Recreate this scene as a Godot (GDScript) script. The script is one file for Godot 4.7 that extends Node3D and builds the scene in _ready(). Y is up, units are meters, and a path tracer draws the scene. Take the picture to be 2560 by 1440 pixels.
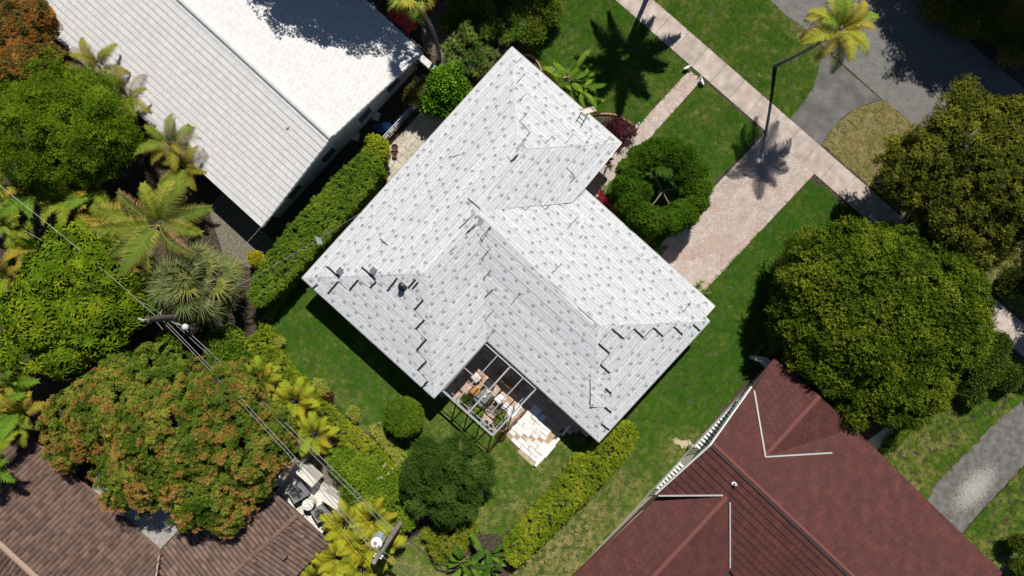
extends Node3D
# A straight-down drone view of houses, gardens and a street corner. 40 photo pixels are one metre on the ground.

const CH := 45.0          # camera height
const PPM := 40.0         # photo pixels per metre on the ground
const VX := Vector3(0.745, 0, 0.667)    # the street grid: along the street
const UX := Vector3(-0.667, 0, 0.745)   # and across it
var rng := RandomNumberGenerator.new()
var noise := FastNoiseLite.new()
var taken := {}
var M := {}
var K := {}

# ------------------------------------------------------------------ helpers
class MB:
	var v := PackedVector3Array()
	var n := PackedVector3Array()
	var u := PackedVector2Array()
	var c := PackedColorArray()
	var col := Color.WHITE
	func tri(a: Vector3, b: Vector3, d: Vector3, hint := Vector3.UP, ua := Vector2.ZERO, ub := Vector2.ZERO, ud := Vector2.ZERO) -> void:
		var nn := (d - a).cross(b - a)
		if nn.length_squared() < 1e-14:
			return
		nn = nn.normalized()
		if nn.dot(hint) < 0.0:
			nn = -nn
			v.append_array([a, d, b]); u.append_array([ua, ud, ub])
		else:
			v.append_array([a, b, d]); u.append_array([ua, ub, ud])
		n.append_array([nn, nn, nn]); c.append_array([col, col, col])
	func quad(a: Vector3, b: Vector3, d: Vector3, e: Vector3, hint := Vector3.UP) -> void:
		tri(a, b, d, hint); tri(a, d, e, hint)
	func box(t: Transform3D, s: Vector3) -> void:
		var h := s * 0.5
		for ax in 3:
			for sg in [-1.0, 1.0]:
				var o := Vector3.ZERO; o[ax] = h[ax] * sg
				var p := Vector3.ZERO; p[(ax + 1) % 3] = h[(ax + 1) % 3]
				var q := Vector3.ZERO; q[(ax + 2) % 3] = h[(ax + 2) % 3]
				quad(t * (o - p - q), t * (o + p - q), t * (o + p + q), t * (o - p + q), t.basis * o)
	func bar(a: Vector3, b: Vector3, w: float, h: float) -> void:
		var d := b - a
		var z := d.normalized()
		var up := Vector3.UP if absf(z.y) < 0.95 else Vector3.RIGHT
		var x := up.cross(z).normalized()
		box(Transform3D(Basis(x, z.cross(x), z), (a + b) * 0.5), Vector3(w, h, d.length()))
	func tube(pts: Array, radii: Array, seg := 8) -> void:
		var rings := []
		for i in pts.size():
			var d: Vector3 = (pts[mini(i + 1, pts.size() - 1)] - pts[maxi(i - 1, 0)]).normalized()
			var up := Vector3.UP if absf(d.y) < 0.9 else Vector3.RIGHT
			var x := up.cross(d).normalized()
			var y := d.cross(x)
			var ring := []
			for k in seg:
				var a := TAU * k / seg
				ring.append(pts[i] + (x * cos(a) + y * sin(a)) * radii[i])
			rings.append(ring)
		for i in pts.size() - 1:
			for k in seg:
				var k2 := (k + 1) % seg
				quad(rings[i][k], rings[i][k2], rings[i + 1][k2], rings[i + 1][k], rings[i][k] - pts[i])
		for k in range(1, seg - 1):
			tri(rings[-1][0], rings[-1][k], rings[-1][k + 1], pts[-1] - pts[-2])
			tri(rings[0][0], rings[0][k], rings[0][k + 1], pts[0] - pts[1])
	func lathe(at: Vector3, prof: Array, seg := 14) -> void:
		for i in prof.size() - 1:
			for k in seg:
				var a := TAU * k / seg
				var b := TAU * (k + 1) / seg
				var p: Vector2 = prof[i]
				var q: Vector2 = prof[i + 1]
				var mid := Vector3(cos((a + b) / 2), 0, sin((a + b) / 2))
				var out := mid * (q.y - p.y) - Vector3.UP * (q.x - p.x)
				quad(at + Vector3(cos(a) * p.x, p.y, sin(a) * p.x), at + Vector3(cos(b) * p.x, p.y, sin(b) * p.x), at + Vector3(cos(b) * q.x, q.y, sin(b) * q.x), at + Vector3(cos(a) * q.x, q.y, sin(a) * q.x), out)
	func prism(pts: PackedVector2Array, y0: float, y1: float) -> void:
		var ix := Geometry2D.triangulate_polygon(pts)
		for i in range(0, ix.size(), 3):
			tri(Vector3(pts[ix[i]].x, y1, pts[ix[i]].y), Vector3(pts[ix[i + 1]].x, y1, pts[ix[i + 1]].y), Vector3(pts[ix[i + 2]].x, y1, pts[ix[i + 2]].y), Vector3.UP)
			tri(Vector3(pts[ix[i]].x, y0, pts[ix[i]].y), Vector3(pts[ix[i + 1]].x, y0, pts[ix[i + 1]].y), Vector3(pts[ix[i + 2]].x, y0, pts[ix[i + 2]].y), Vector3.DOWN)
		var cw := Geometry2D.is_polygon_clockwise(pts)
		for i in pts.size():
			var a := pts[i]
			var b := pts[(i + 1) % pts.size()]
			var o := Vector3(b.y - a.y, 0, a.x - b.x)
			quad(Vector3(a.x, y0, a.y), Vector3(b.x, y0, b.y), Vector3(b.x, y1, b.y), Vector3(a.x, y1, a.y), -o if cw else o)
	func mesh() -> ArrayMesh:
		var a := []
		a.resize(Mesh.ARRAY_MAX)
		a[Mesh.ARRAY_VERTEX] = v; a[Mesh.ARRAY_NORMAL] = n; a[Mesh.ARRAY_TEX_UV] = u; a[Mesh.ARRAY_COLOR] = c
		var m := ArrayMesh.new()
		m.add_surface_from_arrays(Mesh.PRIMITIVE_TRIANGLES, a)
		return m

func P(px: float, py: float, h := 0.0) -> Vector3:      # the point at height h that the photo shows at this pixel
	var k := (CH - h) / CH
	return Vector3((px - 1280.0) / PPM * k, h, (py - 720.0) / PPM * k)

func G(px: float, py: float, h := 0.0) -> Vector3:      # the point at height h above this ground pixel
	return Vector3((px - 1280.0) / PPM, h, (py - 720.0) / PPM)

func ray(px: float, py: float, pl: Plane) -> Vector3:
	var o := Vector3(0, CH, 0)
	return pl.intersects_ray(o, (P(px, py) - o).normalized())

func plane_up(a: Vector3, b: Vector3, slope: float, toward: Vector3) -> Plane:   # through the eave a-b, rising toward a side
	var e := (b - a).normalized()
	var s := Vector3(-e.z, 0, e.x)
	if s.dot(toward - a) < 0: s = -s
	return Plane(a, b, a + s + Vector3.UP * slope)

func flat(pts: Array, h := 0.0) -> PackedVector2Array:
	var o := PackedVector2Array()
	for p in pts:
		var q := P(p[0], p[1], h)
		o.append(Vector2(q.x, q.z))
	return o

func numbered(called: String) -> String:
	var k: int = taken.get(called, 0)
	taken[called] = k + 1
	return called if k == 0 else "%s_%03d" % [called, k]

func tag(o: Node3D, label: String, category: String, group := "") -> Node3D:
	o.set_meta("label", label); o.set_meta("category", category)
	if group: o.set_meta("group", group)
	return o

func thing(called: String, label: String, category: String, at := Vector3.ZERO, turn := 0.0, group := "") -> Node3D:
	var o := Node3D.new()
	o.name = numbered(called)
	add_child(o, true)
	o.position = at; o.rotation.y = turn
	return tag(o, label, category, group)

func obj(called: String, m: Mesh, mt: Material, parent: Node = null) -> MeshInstance3D:
	var o := MeshInstance3D.new()
	o.name = called if parent else numbered(called)
	o.mesh = m
	o.material_override = mt
	(parent if parent else self).add_child(o, true)
	return o

func one(called: String, mb: MB, mt: Material, label: String, category: String, group := "") -> MeshInstance3D:
	var o := obj(called, mb.mesh(), mt)
	tag(o, label, category, group)
	return o

func struct(called: String, mb: MB, mt: Material) -> MeshInstance3D:
	var o := obj(called, mb.mesh(), mt)
	o.set_meta("kind", "structure")
	return o

func R(a: float, b: float) -> float:
	return rng.randf_range(a, b)

# ------------------------------------------------------------------ materials
func lin(r: float, g: float, b: float) -> Color:
	return Color(r, g, b).linear_to_srgb()

func mat(c: Color, rough := 0.8, metal := 0.0) -> StandardMaterial3D:
	var m := StandardMaterial3D.new()
	m.albedo_color = Color(c.r, c.g, c.b).linear_to_srgb()
	m.roughness = rough; m.metallic = metal
	m.vertex_color_use_as_albedo = true
	return m

func leafmat(c: Color, rough := 0.5, through := 0.5) -> StandardMaterial3D:
	var m := mat(c, rough)
	m.backlight_enabled = true
	m.backlight = Color(through * 0.9, through, through * 0.35)
	m.metallic_specular = 0.12
	return m

func noisetex(stops: Array, freq: float, sd: int, oct := 4, kind := FastNoiseLite.TYPE_SIMPLEX_SMOOTH, size := 512) -> NoiseTexture2D:
	var f := FastNoiseLite.new()
	f.noise_type = kind; f.seed = sd; f.frequency = freq; f.fractal_octaves = oct
	var t := NoiseTexture2D.new()
	t.width = size; t.height = size; t.seamless = true; t.noise = f
	var g := Gradient.new()
	var offs := PackedFloat32Array(); var cols := PackedColorArray()
	for s in stops:
		offs.append(s[0]); cols.append(s[1].linear_to_srgb())
	g.offsets = offs; g.colors = cols
	t.color_ramp = g
	return t

func ntex(stops: Array, metres: float, freq: float, sd: int, rough := 0.85, oct := 4, bump := 0.0) -> StandardMaterial3D:
	var m := mat(Color.WHITE, rough)
	m.albedo_texture = noisetex(stops, freq, sd, oct)
	m.uv1_triplanar = true; m.uv1_world_triplanar = true
	m.uv1_scale = Vector3.ONE / metres
	if bump > 0.0:
		var f := FastNoiseLite.new()
		f.seed = sd + 7; f.frequency = freq * 3.0; f.fractal_octaves = 4
		var t := NoiseTexture2D.new()
		t.width = 512; t.height = 512; t.seamless = true; t.noise = f; t.as_normal_map = true; t.bump_strength = 6.0
		m.normal_enabled = true; m.normal_texture = t; m.normal_scale = bump
	return m

func felt_texture(sd: int) -> ImageTexture:     # roofing felt: white with fine grey flecks, printed letters and small print; 4 m x 0.8 m
	var im := Image.create(1024, 208, false, Image.FORMAT_RGB8)
	var r := RandomNumberGenerator.new(); r.seed = sd
	var f := FastNoiseLite.new(); f.seed = sd; f.frequency = 0.075; f.fractal_octaves = 2
	var f2 := FastNoiseLite.new(); f2.seed = sd + 3; f2.frequency = 0.012; f2.fractal_octaves = 3
	for y in 208:
		for x in 1024:
			var a := f.get_noise_2d(x, y * 1.3)
			var g := 0.885 + r.randf_range(-0.05, 0.05) - 0.05 * f2.get_noise_2d(x, y)
			if a > 0.20: g -= 0.22 + 0.2 * r.randf()
			im.set_pixel(x, y, Color(g, g, g * 1.008))
	for band in 2:
		var y0 := band * 104
		for k in 260:                    # small print and scuffs
			var g := r.randf_range(0.44, 0.68)
			im.fill_rect(Rect2i(r.randi_range(0, 1005), y0 + r.randi_range(2, 84), r.randi_range(4, 15), r.randi_range(2, 6)), Color(g, g, g * 1.01))
		im.fill_rect(Rect2i(0, y0 + 82, 1024, 8), Color(0.91, 0.92, 0.93))
		for x in 1024:
			var ink := 0.44 + 0.24 * r.randf()
			var wide := 5 if band == 0 else 10
			im.fill_rect(Rect2i(x, y0 + 104 - wide - r.randi_range(0, 2), 1, wide), Color(ink, ink, ink * 1.02))
		for k in 4:
			if r.randf() < 0.12: continue
			letter_w(im, (k * 256 + band * 130 + 20 + r.randi_range(-50, 50) + 1024) % 1024, y0 + 16 + r.randi_range(0, 16), 58, 42, r.randf_range(0.36, 0.52))
	return ImageTexture.create_from_image(im)

func letter_w(im: Image, x0: int, y0: int, w: int, h: int, tone: float) -> void:
	var ink := Color(tone, tone, tone * 1.03)
	var tops := [0.06, 0.30, 0.50, 0.70, 0.94]
	for s in 4:
		var a: float = tops[s]; var b: float = tops[s + 1]
		for k in 60:
			var t := k / 59.0
			var yy := t if s % 2 == 0 else 1.0 - t
			var th := 9 if s % 2 == 0 else 5
			im.fill_rect(Rect2i((x0 + int(lerpf(a, b, t) * w)) % 1010, y0 + int(yy * h), th, 3), ink)
	for a in [0.0, 0.44, 0.86]:
		im.fill_rect(Rect2i((x0 + int(a * w)) % 1010, y0 - 2, 14, 5), ink)

func make_materials() -> void:
	M.felt = mat(Color(0.93, 0.96, 1.0), 0.75)
	M.felt.albedo_texture = felt_texture(5)
	M.felt_b = mat(Color(0.93, 0.96, 1.0), 0.75)
	M.felt_b.albedo_texture = felt_texture(19)
	M.felt_c = mat(Color(0.90, 0.93, 0.975), 0.75)
	M.felt_c.albedo_texture = felt_texture(31)
	M.felt_plain = ntex([[0.0, Color(0.38, 0.39, 0.40)], [0.45, Color(0.58, 0.59, 0.61)], [1.0, Color(0.68, 0.69, 0.71)]], 1.0, 0.06, 4, 0.8)
	M.bitumen = mat(Color(0.012, 0.012, 0.013), 0.7)
	M.grey_patch = ntex([[0.0, Color(0.22, 0.22, 0.22)], [1.0, Color(0.36, 0.36, 0.36)]], 0.8, 0.03, 41, 0.7)
	M.white_tile = ntex([[0.0, Color(0.57, 0.57, 0.58)], [0.5, Color(0.645, 0.645, 0.655)], [1.0, Color(0.68, 0.68, 0.69)]], 4.3, 0.022, 11, 0.7, 5)
	M.red_tile = ntex([[0.0, Color(0.056, 0.021, 0.019)], [0.35, Color(0.090, 0.027, 0.024)], [0.7, Color(0.110, 0.032, 0.028)], [1.0, Color(0.140, 0.047, 0.040)]], 5.3, 0.012, 12, 0.85, 5)
	M.red_ridge = ntex([[0.0, Color(0.12, 0.040, 0.036)], [1.0, Color(0.21, 0.072, 0.058)]], 1.3, 0.02, 13, 0.85)
	M.brown_tile = ntex([[0.0, Color(0.085, 0.05, 0.04)], [0.4, Color(0.16, 0.10, 0.078)], [1.0, Color(0.23, 0.15, 0.118)]], 3.7, 0.016, 14, 0.8, 5)
	M.mortar = ntex([[0.0, Color(0.28, 0.19, 0.14)], [1.0, Color(0.45, 0.34, 0.27)]], 0.9, 0.03, 15, 0.9)
	M.wall_white = ntex([[0.0, Color(0.55, 0.55, 0.54)], [1.0, Color(0.72, 0.72, 0.70)]], 2.3, 0.012, 16, 0.85)
	M.wall_cream = ntex([[0.0, Color(0.55, 0.54, 0.44)], [1.0, Color(0.68, 0.67, 0.56)]], 2.1, 0.012, 17, 0.85)
	M.white_paint = mat(Color(0.78, 0.78, 0.77), 0.5)
	M.trim = mat(Color(0.45, 0.45, 0.46), 0.6)
	M.dark_trim = mat(Color(0.03, 0.03, 0.032), 0.6)
	M.glass = mat(Color(0.10, 0.12, 0.14), 0.12)
	M.metal = mat(Color(0.62, 0.64, 0.65), 0.32, 0.9)
	M.alu = mat(Color(0.50, 0.52, 0.54), 0.45, 0.5)
	M.dull_steel = mat(Color(0.30, 0.31, 0.32), 0.5, 0.4)
	M.black = mat(Color(0.012, 0.012, 0.013), 0.5)
	M.iron = mat(Color(0.02, 0.02, 0.021), 0.45)
	M.concrete = ntex([[0.0, Color(0.33, 0.27, 0.235)], [0.3, Color(0.41, 0.345, 0.305)], [0.6, Color(0.47, 0.40, 0.36)], [0.85, Color(0.53, 0.47, 0.425)], [1.0, Color(0.58, 0.53, 0.48)]], 4.3, 0.010, 21, 0.85, 5)
	M.pale_concrete = ntex([[0.0, Color(0.30, 0.27, 0.22)], [0.4, Color(0.52, 0.48, 0.41)], [1.0, Color(0.66, 0.62, 0.54)]], 2.2, 0.02, 22, 0.9, 5)
	M.grey_concrete = ntex([[0.0, Color(0.20, 0.20, 0.19)], [0.5, Color(0.31, 0.30, 0.29)], [1.0, Color(0.42, 0.41, 0.40)]], 2.2, 0.02, 23, 0.9, 5)
	M.white_slab = ntex([[0.0, Color(0.50, 0.48, 0.44)], [0.5, Color(0.66, 0.64, 0.60)], [1.0, Color(0.78, 0.77, 0.74)]], 2.7, 0.015, 24, 0.85, 5)
	M.asphalt = ntex([[0.0, Color(0.125, 0.122, 0.118)], [0.5, Color(0.155, 0.152, 0.146)], [1.0, Color(0.185, 0.18, 0.172)]], 6.7, 0.02, 25, 0.9, 6, 0.3)
	M.apron = ntex([[0.0, Color(0.085, 0.082, 0.08)], [0.35, Color(0.11, 0.107, 0.104)], [0.7, Color(0.14, 0.135, 0.13)], [1.0, Color(0.18, 0.172, 0.165)]], 7.1, 0.009, 26, 0.9, 6, 0.3)
	M.drive = ntex([[0.0, Color(0.085, 0.08, 0.075)], [0.5, Color(0.13, 0.125, 0.12)], [1.0, Color(0.19, 0.18, 0.17)]], 3.9, 0.014, 27, 0.9, 6, 0.3)
	M.worn = ntex([[0.0, Color(0.22, 0.21, 0.19)], [0.35, Color(0.38, 0.36, 0.33)], [1.0, Color(0.52, 0.50, 0.46)]], 1.7, 0.03, 28, 0.9, 6)
	M.paver = ntex([[0.0, Color(0.84, 0.84, 0.84)], [1.0, Color(1.0, 1.0, 1.0)]], 4.9, 0.012, 29, 0.85, 5)
	M.soil = ntex([[0.0, Color(0.020, 0.015, 0.010)], [0.4, Color(0.05, 0.037, 0.024)], [0.7, Color(0.085, 0.065, 0.045)], [1.0, Color(0.15, 0.12, 0.085)]], 3.1, 0.03, 30, 0.95, 6, 0.8)
	M.dust = ntex([[0.0, Color(0.10, 0.085, 0.06)], [0.5, Color(0.17, 0.15, 0.115)], [1.0, Color(0.26, 0.23, 0.185)]], 3.3, 0.03, 31, 0.95, 6, 0.6)
	M.sand = ntex([[0.0, Color(0.35, 0.27, 0.17)], [1.0, Color(0.62, 0.54, 0.40)]], 1.1, 0.03, 32, 0.95)
	M.lawn = ntex([[0.0, Color(0.035, 0.065, 0.010)], [0.5, Color(0.055, 0.095, 0.014)], [1.0, Color(0.09, 0.12, 0.028)]], 2.7, 0.035, 33, 0.95, 6, 1.0)
	M.dry_lawn = ntex([[0.0, Color(0.10, 0.10, 0.03)], [0.5, Color(0.18, 0.16, 0.065)], [1.0, Color(0.27, 0.22, 0.12)]], 2.9, 0.02, 34, 0.95, 6, 1.0)
	M.grass = leafmat(Color.WHITE, 0.8, 0.3)
	M.leaf = leafmat(Color.WHITE, 0.6, 0.28)
	M.gloss_leaf = leafmat(Color.WHITE, 0.42, 0.28)
	M.petal = leafmat(Color.WHITE, 0.8, 0.5)
	M.bark = ntex([[0.0, Color(0.05, 0.04, 0.032)], [0.5, Color(0.10, 0.085, 0.07)], [1.0, Color(0.19, 0.165, 0.14)]], 0.9, 0.03, 35, 0.95, 5, 1.0)
	M.pale_bark = ntex([[0.0, Color(0.12, 0.11, 0.10)], [1.0, Color(0.30, 0.28, 0.255)]], 0.7, 0.03, 36, 0.9, 5, 0.8)
	M.pole_wood = ntex([[0.0, Color(0.16, 0.13, 0.11)], [0.5, Color(0.32, 0.28, 0.24)], [1.0, Color(0.46, 0.42, 0.37)]], 0.6, 0.04, 37, 0.95, 5, 1.0)
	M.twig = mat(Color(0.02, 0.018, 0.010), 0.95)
	M.terracotta = ntex([[0.0, Color(0.20, 0.075, 0.045)], [1.0, Color(0.36, 0.15, 0.09)]], 0.5, 0.03, 38, 0.85)
	M.brick_edge = ntex([[0.0, Color(0.24, 0.12, 0.08)], [1.0, Color(0.46, 0.27, 0.20)]], 0.7, 0.03, 39, 0.9)
	M.wire = mat(Color(0.30, 0.29, 0.27), 0.45, 0.3)
	M.dark_wire = mat(Color(0.03, 0.03, 0.03), 0.5)

# ------------------------------------------------------------------ tiled roofs
func frame_of(p0: Vector3, along: Vector3, p2: Vector3) -> Transform3D:   # x along the eave, y out of the roof, z up the slope
	var e := along.normalized()
	var n := e.cross(p2 - p0).normalized()
	if n.y < 0: n = -n
	var s := n.cross(e)
	if s.dot(p2 - p0) < 0: s = -s
	return Transform3D(Basis(e, n, s), p0)

func local_poly(f: Transform3D, verts: Array) -> PackedVector2Array:
	var inv := f.affine_inverse()
	var o := PackedVector2Array()
	for p in verts:
		var q: Vector3 = inv * p
		o.append(Vector2(q.x, q.z))
	return o

func slab(mb: MB, f: Transform3D, poly: PackedVector2Array, y_of: Callable, down: float, uv_of = null) -> void:
	var ix := Geometry2D.triangulate_polygon(poly)
	var n := f.basis.y
	for i in range(0, ix.size(), 3):
		var q := []
		var w := []
		for k in 3:
			var p := poly[ix[i + k]]
			q.append(f * Vector3(p.x, y_of.call(p), p.y))
			w.append(uv_of.call(p) if uv_of != null else p)
		mb.tri(q[0], q[1], q[2], n, w[0], w[1], w[2])
	var cw := Geometry2D.is_polygon_clockwise(poly)
	for i in poly.size():
		var a := poly[i]
		var b := poly[(i + 1) % poly.size()]
		var o := f.basis * Vector3(b.y - a.y, 0, a.x - b.x)
		var ya: float = y_of.call(a); var yb: float = y_of.call(b)
		mb.quad(f * Vector3(a.x, ya - down, a.y), f * Vector3(b.x, yb - down, b.y), f * Vector3(b.x, yb, b.y), f * Vector3(a.x, ya, a.y), -o if cw else o)

func on_frame(p: Vector3) -> Vector2:
	var k := CH / (CH - p.y)
	return Vector2(p.x * k * PPM + 1280.0, p.z * k * PPM + 720.0)

# lays flat tiles in courses on each face; the 300 best seen are parts, the others one part
func tile_roof(parent: Node3D, faces: Array, course: float, width: float, thick: float, mt: Material, called: String, tint := 0.16, score = null, slot := -0.03, joint := 0.003) -> void:
	var shared := []
	for k in 5:
		var mb := MB.new()
		var g := 1.0 - tint * k / 4.0
		mb.col = Color(g, g, g)
		tile_shape(mb, Transform3D(), PackedVector2Array([Vector2(0, 0), Vector2(width - joint, 0), Vector2(width - joint, course - slot), Vector2(0, course + 0.03)]), 0.0, course, thick)
		shared.append(mb.mesh())
	var rest := MB.new()
	var full := []
	for fc in faces:
		var f: Transform3D = fc[0]
		var poly: PackedVector2Array = fc[1]
		var lo := Vector2(1e9, 1e9); var hi := -lo
		for p in poly:
			lo = lo.min(p); hi = hi.max(p)
		var row := 0
		var z := lo.y
		while z < hi.y:
			var x := lo.x - (width * 0.5 if row % 2 else 0.0)
			while x < hi.x:
				var rect := PackedVector2Array([Vector2(x, z), Vector2(x + width - joint, z), Vector2(x + width - joint, z + course - slot), Vector2(x, z + course - slot)])
				var inside := 0
				for p in rect:
					if Geometry2D.is_point_in_polygon(p, poly): inside += 1
				var s := on_frame(f * Vector3(x, 0, z))
				if s.x > -60 and s.x < 2620 and s.y > -60 and s.y < 1500:
					var g := 1.0 - tint * rng.randi_range(0, 4) / 4.0
					if inside == 4:
						full.append([f, x, z, s, g])
					else:
						for c in Geometry2D.intersect_polygons(rect, poly):
							rest.col = Color(g, g, g)
							tile_shape(rest, f, c, z, course, thick)
				x += width
			z += course
			row += 1
	full.sort_custom(func(a, b): return score.call(a[3]) < score.call(b[3]))
	for i in full.size():
		var q = full[i]
		if i < 300:
			var o := obj(called, shared[int(round((1.0 - q[4]) / tint * 4.0))], mt, parent)
			o.transform = Transform3D(q[0].basis, q[0] * Vector3(q[1], 0, q[2]))
		else:
			rest.col = Color(q[4], q[4], q[4])
			tile_shape(rest, q[0], PackedVector2Array([Vector2(q[1], q[2]), Vector2(q[1] + width - joint, q[2]), Vector2(q[1] + width - joint, q[2] + course - slot), Vector2(q[1], q[2] + course - slot)]), q[2], course, thick)
	var o := obj(called + "_field", rest.mesh(), mt, parent)
	o.set_meta("kind", "stuff")

func tile_shape(mb: MB, f: Transform3D, poly: PackedVector2Array, z0: float, course: float, thick: float) -> void:
	slab(mb, f, poly, func(p: Vector2): return lerpf(thick, 0.004, (p.y - z0) / (course + 0.03)), thick * 0.9)

func deck(mb: MB, f: Transform3D, verts: Array, drop: float) -> void:    # roof boards below the covering
	slab(mb, f, local_poly(f, verts), func(_p): return -drop, 0.03)

func skirt(mb: MB, pts: Array, drop0: float, drop1: float) -> void:   # a board along an edge
	for i in pts.size() - 1:
		var a: Vector3 = pts[i]; var b: Vector3 = pts[i + 1]
		var side := (b - a).cross(Vector3.UP).normalized() * 0.03
		for s in [-1.0, 1.0]:
			mb.quad(a + Vector3.DOWN * drop0 + side * s, b + Vector3.DOWN * drop0 + side * s, b + Vector3.DOWN * drop1 + side * s, a + Vector3.DOWN * drop1 + side * s, side * s)
		mb.quad(a + Vector3.DOWN * drop0 + side, b + Vector3.DOWN * drop0 + side, b + Vector3.DOWN * drop0 - side, a + Vector3.DOWN * drop0 - side, Vector3.UP)
		mb.quad(a + Vector3.DOWN * drop1 + side, b + Vector3.DOWN * drop1 + side, b + Vector3.DOWN * drop1 - side, a + Vector3.DOWN * drop1 - side, Vector3.DOWN)

func ridge_caps(parent: Node3D, a: Vector3, b: Vector3, mt: Material, called: String, r := 0.14, each := 0.42) -> void:
	var n := int((b - a).length() / each)
	var mb := MB.new()
	for k in 6:        # half round
		var t0 := PI * k / 6.0; var t1 := PI * (k + 1) / 6.0
		var p0 := Vector3(cos(t0) * r, sin(t0) * r * 0.6, 0); var p1 := Vector3(cos(t1) * r, sin(t1) * r * 0.6, 0)
		mb.quad(p0 * 1.1, p1 * 1.1, p1 + Vector3(0, 0, each + 0.04), p0 + Vector3(0, 0, each + 0.04), p0 + p1)
		mb.tri(Vector3.ZERO, p0 * 1.1, p1 * 1.1, Vector3.FORWARD)
	var m := mb.mesh()
	var z := (b - a).normalized()
	var x := Vector3.UP.cross(z).normalized()
	for i in n:
		var s := on_frame(a + z * each * i)
		if s.x < -40 or s.x > 2600 or s.y < -40 or s.y > 1480: continue
		var o := obj(called, m, mt, parent)
		o.transform = Transform3D(Basis(x, z.cross(x), z), a + z * each * i)

func walls_of(mb: MB, pts: Array, top: float) -> void:
	var o := PackedVector2Array()
	for p in pts: o.append(Vector2(p.x, p.z))
	mb.prism(o, 0.0, top)

func inset(pts: Array, by: float) -> Array:
	var o := PackedVector2Array()
	for p in pts: o.append(Vector2(p.x, p.z))
	var q := Geometry2D.offset_polygon(o, -by, Geometry2D.JOIN_MITER)
	var out := []
	for p in q[0]: out.append(Vector3(p.x, 0, p.y))
	return out

# ------------------------------------------------------------------ the scene
func _ready() -> void:
	rng.seed = 20
	noise.seed = 4; noise.frequency = 0.25; noise.fractal_octaves = 3
	var cam := Camera3D.new()
	cam.name = "camera"
	add_child(cam)
	cam.position = Vector3(0, CH, 0)
	cam.rotation_degrees = Vector3(-90, 0, 0)
	cam.fov = rad_to_deg(2.0 * atan(720.0 / PPM / CH))
	cam.far = 600.0
	cam.current = true
	var we := WorldEnvironment.new()
	we.name = "daylight"
	var env := Environment.new()
	env.background_mode = Environment.BG_SKY
	var sky := ProceduralSkyMaterial.new()
	sky.sky_top_color = lin(0.050, 0.080, 0.145)
	sky.sky_horizon_color = lin(0.125, 0.145, 0.175)
	sky.sky_curve = 0.15
	sky.ground_bottom_color = lin(0.03, 0.03, 0.03)
	sky.ground_horizon_color = lin(0.10, 0.11, 0.12)
	sky.sun_angle_max = 1.0
	env.sky = Sky.new()
	env.sky.sky_material = sky
	env.tonemap_mode = Environment.TONE_MAPPER_LINEAR
	env.tonemap_exposure = 1.12
	env.sdfgi_enabled = true; env.ssao_enabled = true; env.ssil_enabled = true
	we.environment = env
	add_child(we)
	var sun := DirectionalLight3D.new()
	sun.name = "sun"
	add_child(sun)
	var to_sun := Vector3(0.1975, 1.0, -0.6925).normalized()
	sun.basis = Basis.looking_at(-to_sun, Vector3.UP)
	sun.light_energy = 1.5
	sun.light_color = Color(1.0, 0.975, 0.93)
	sun.light_angular_distance = 0.53
	sun.shadow_enabled = true
	make_materials()
	build_ground()
	build_main_house()
	build_white_house()
	build_red_house()
	build_brown_house()
	make_plants()
	build_lawns()
	build_trees()
	build_palms()
	build_shrubs()
	build_patio()
	build_poles()
	build_yard_things()

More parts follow.
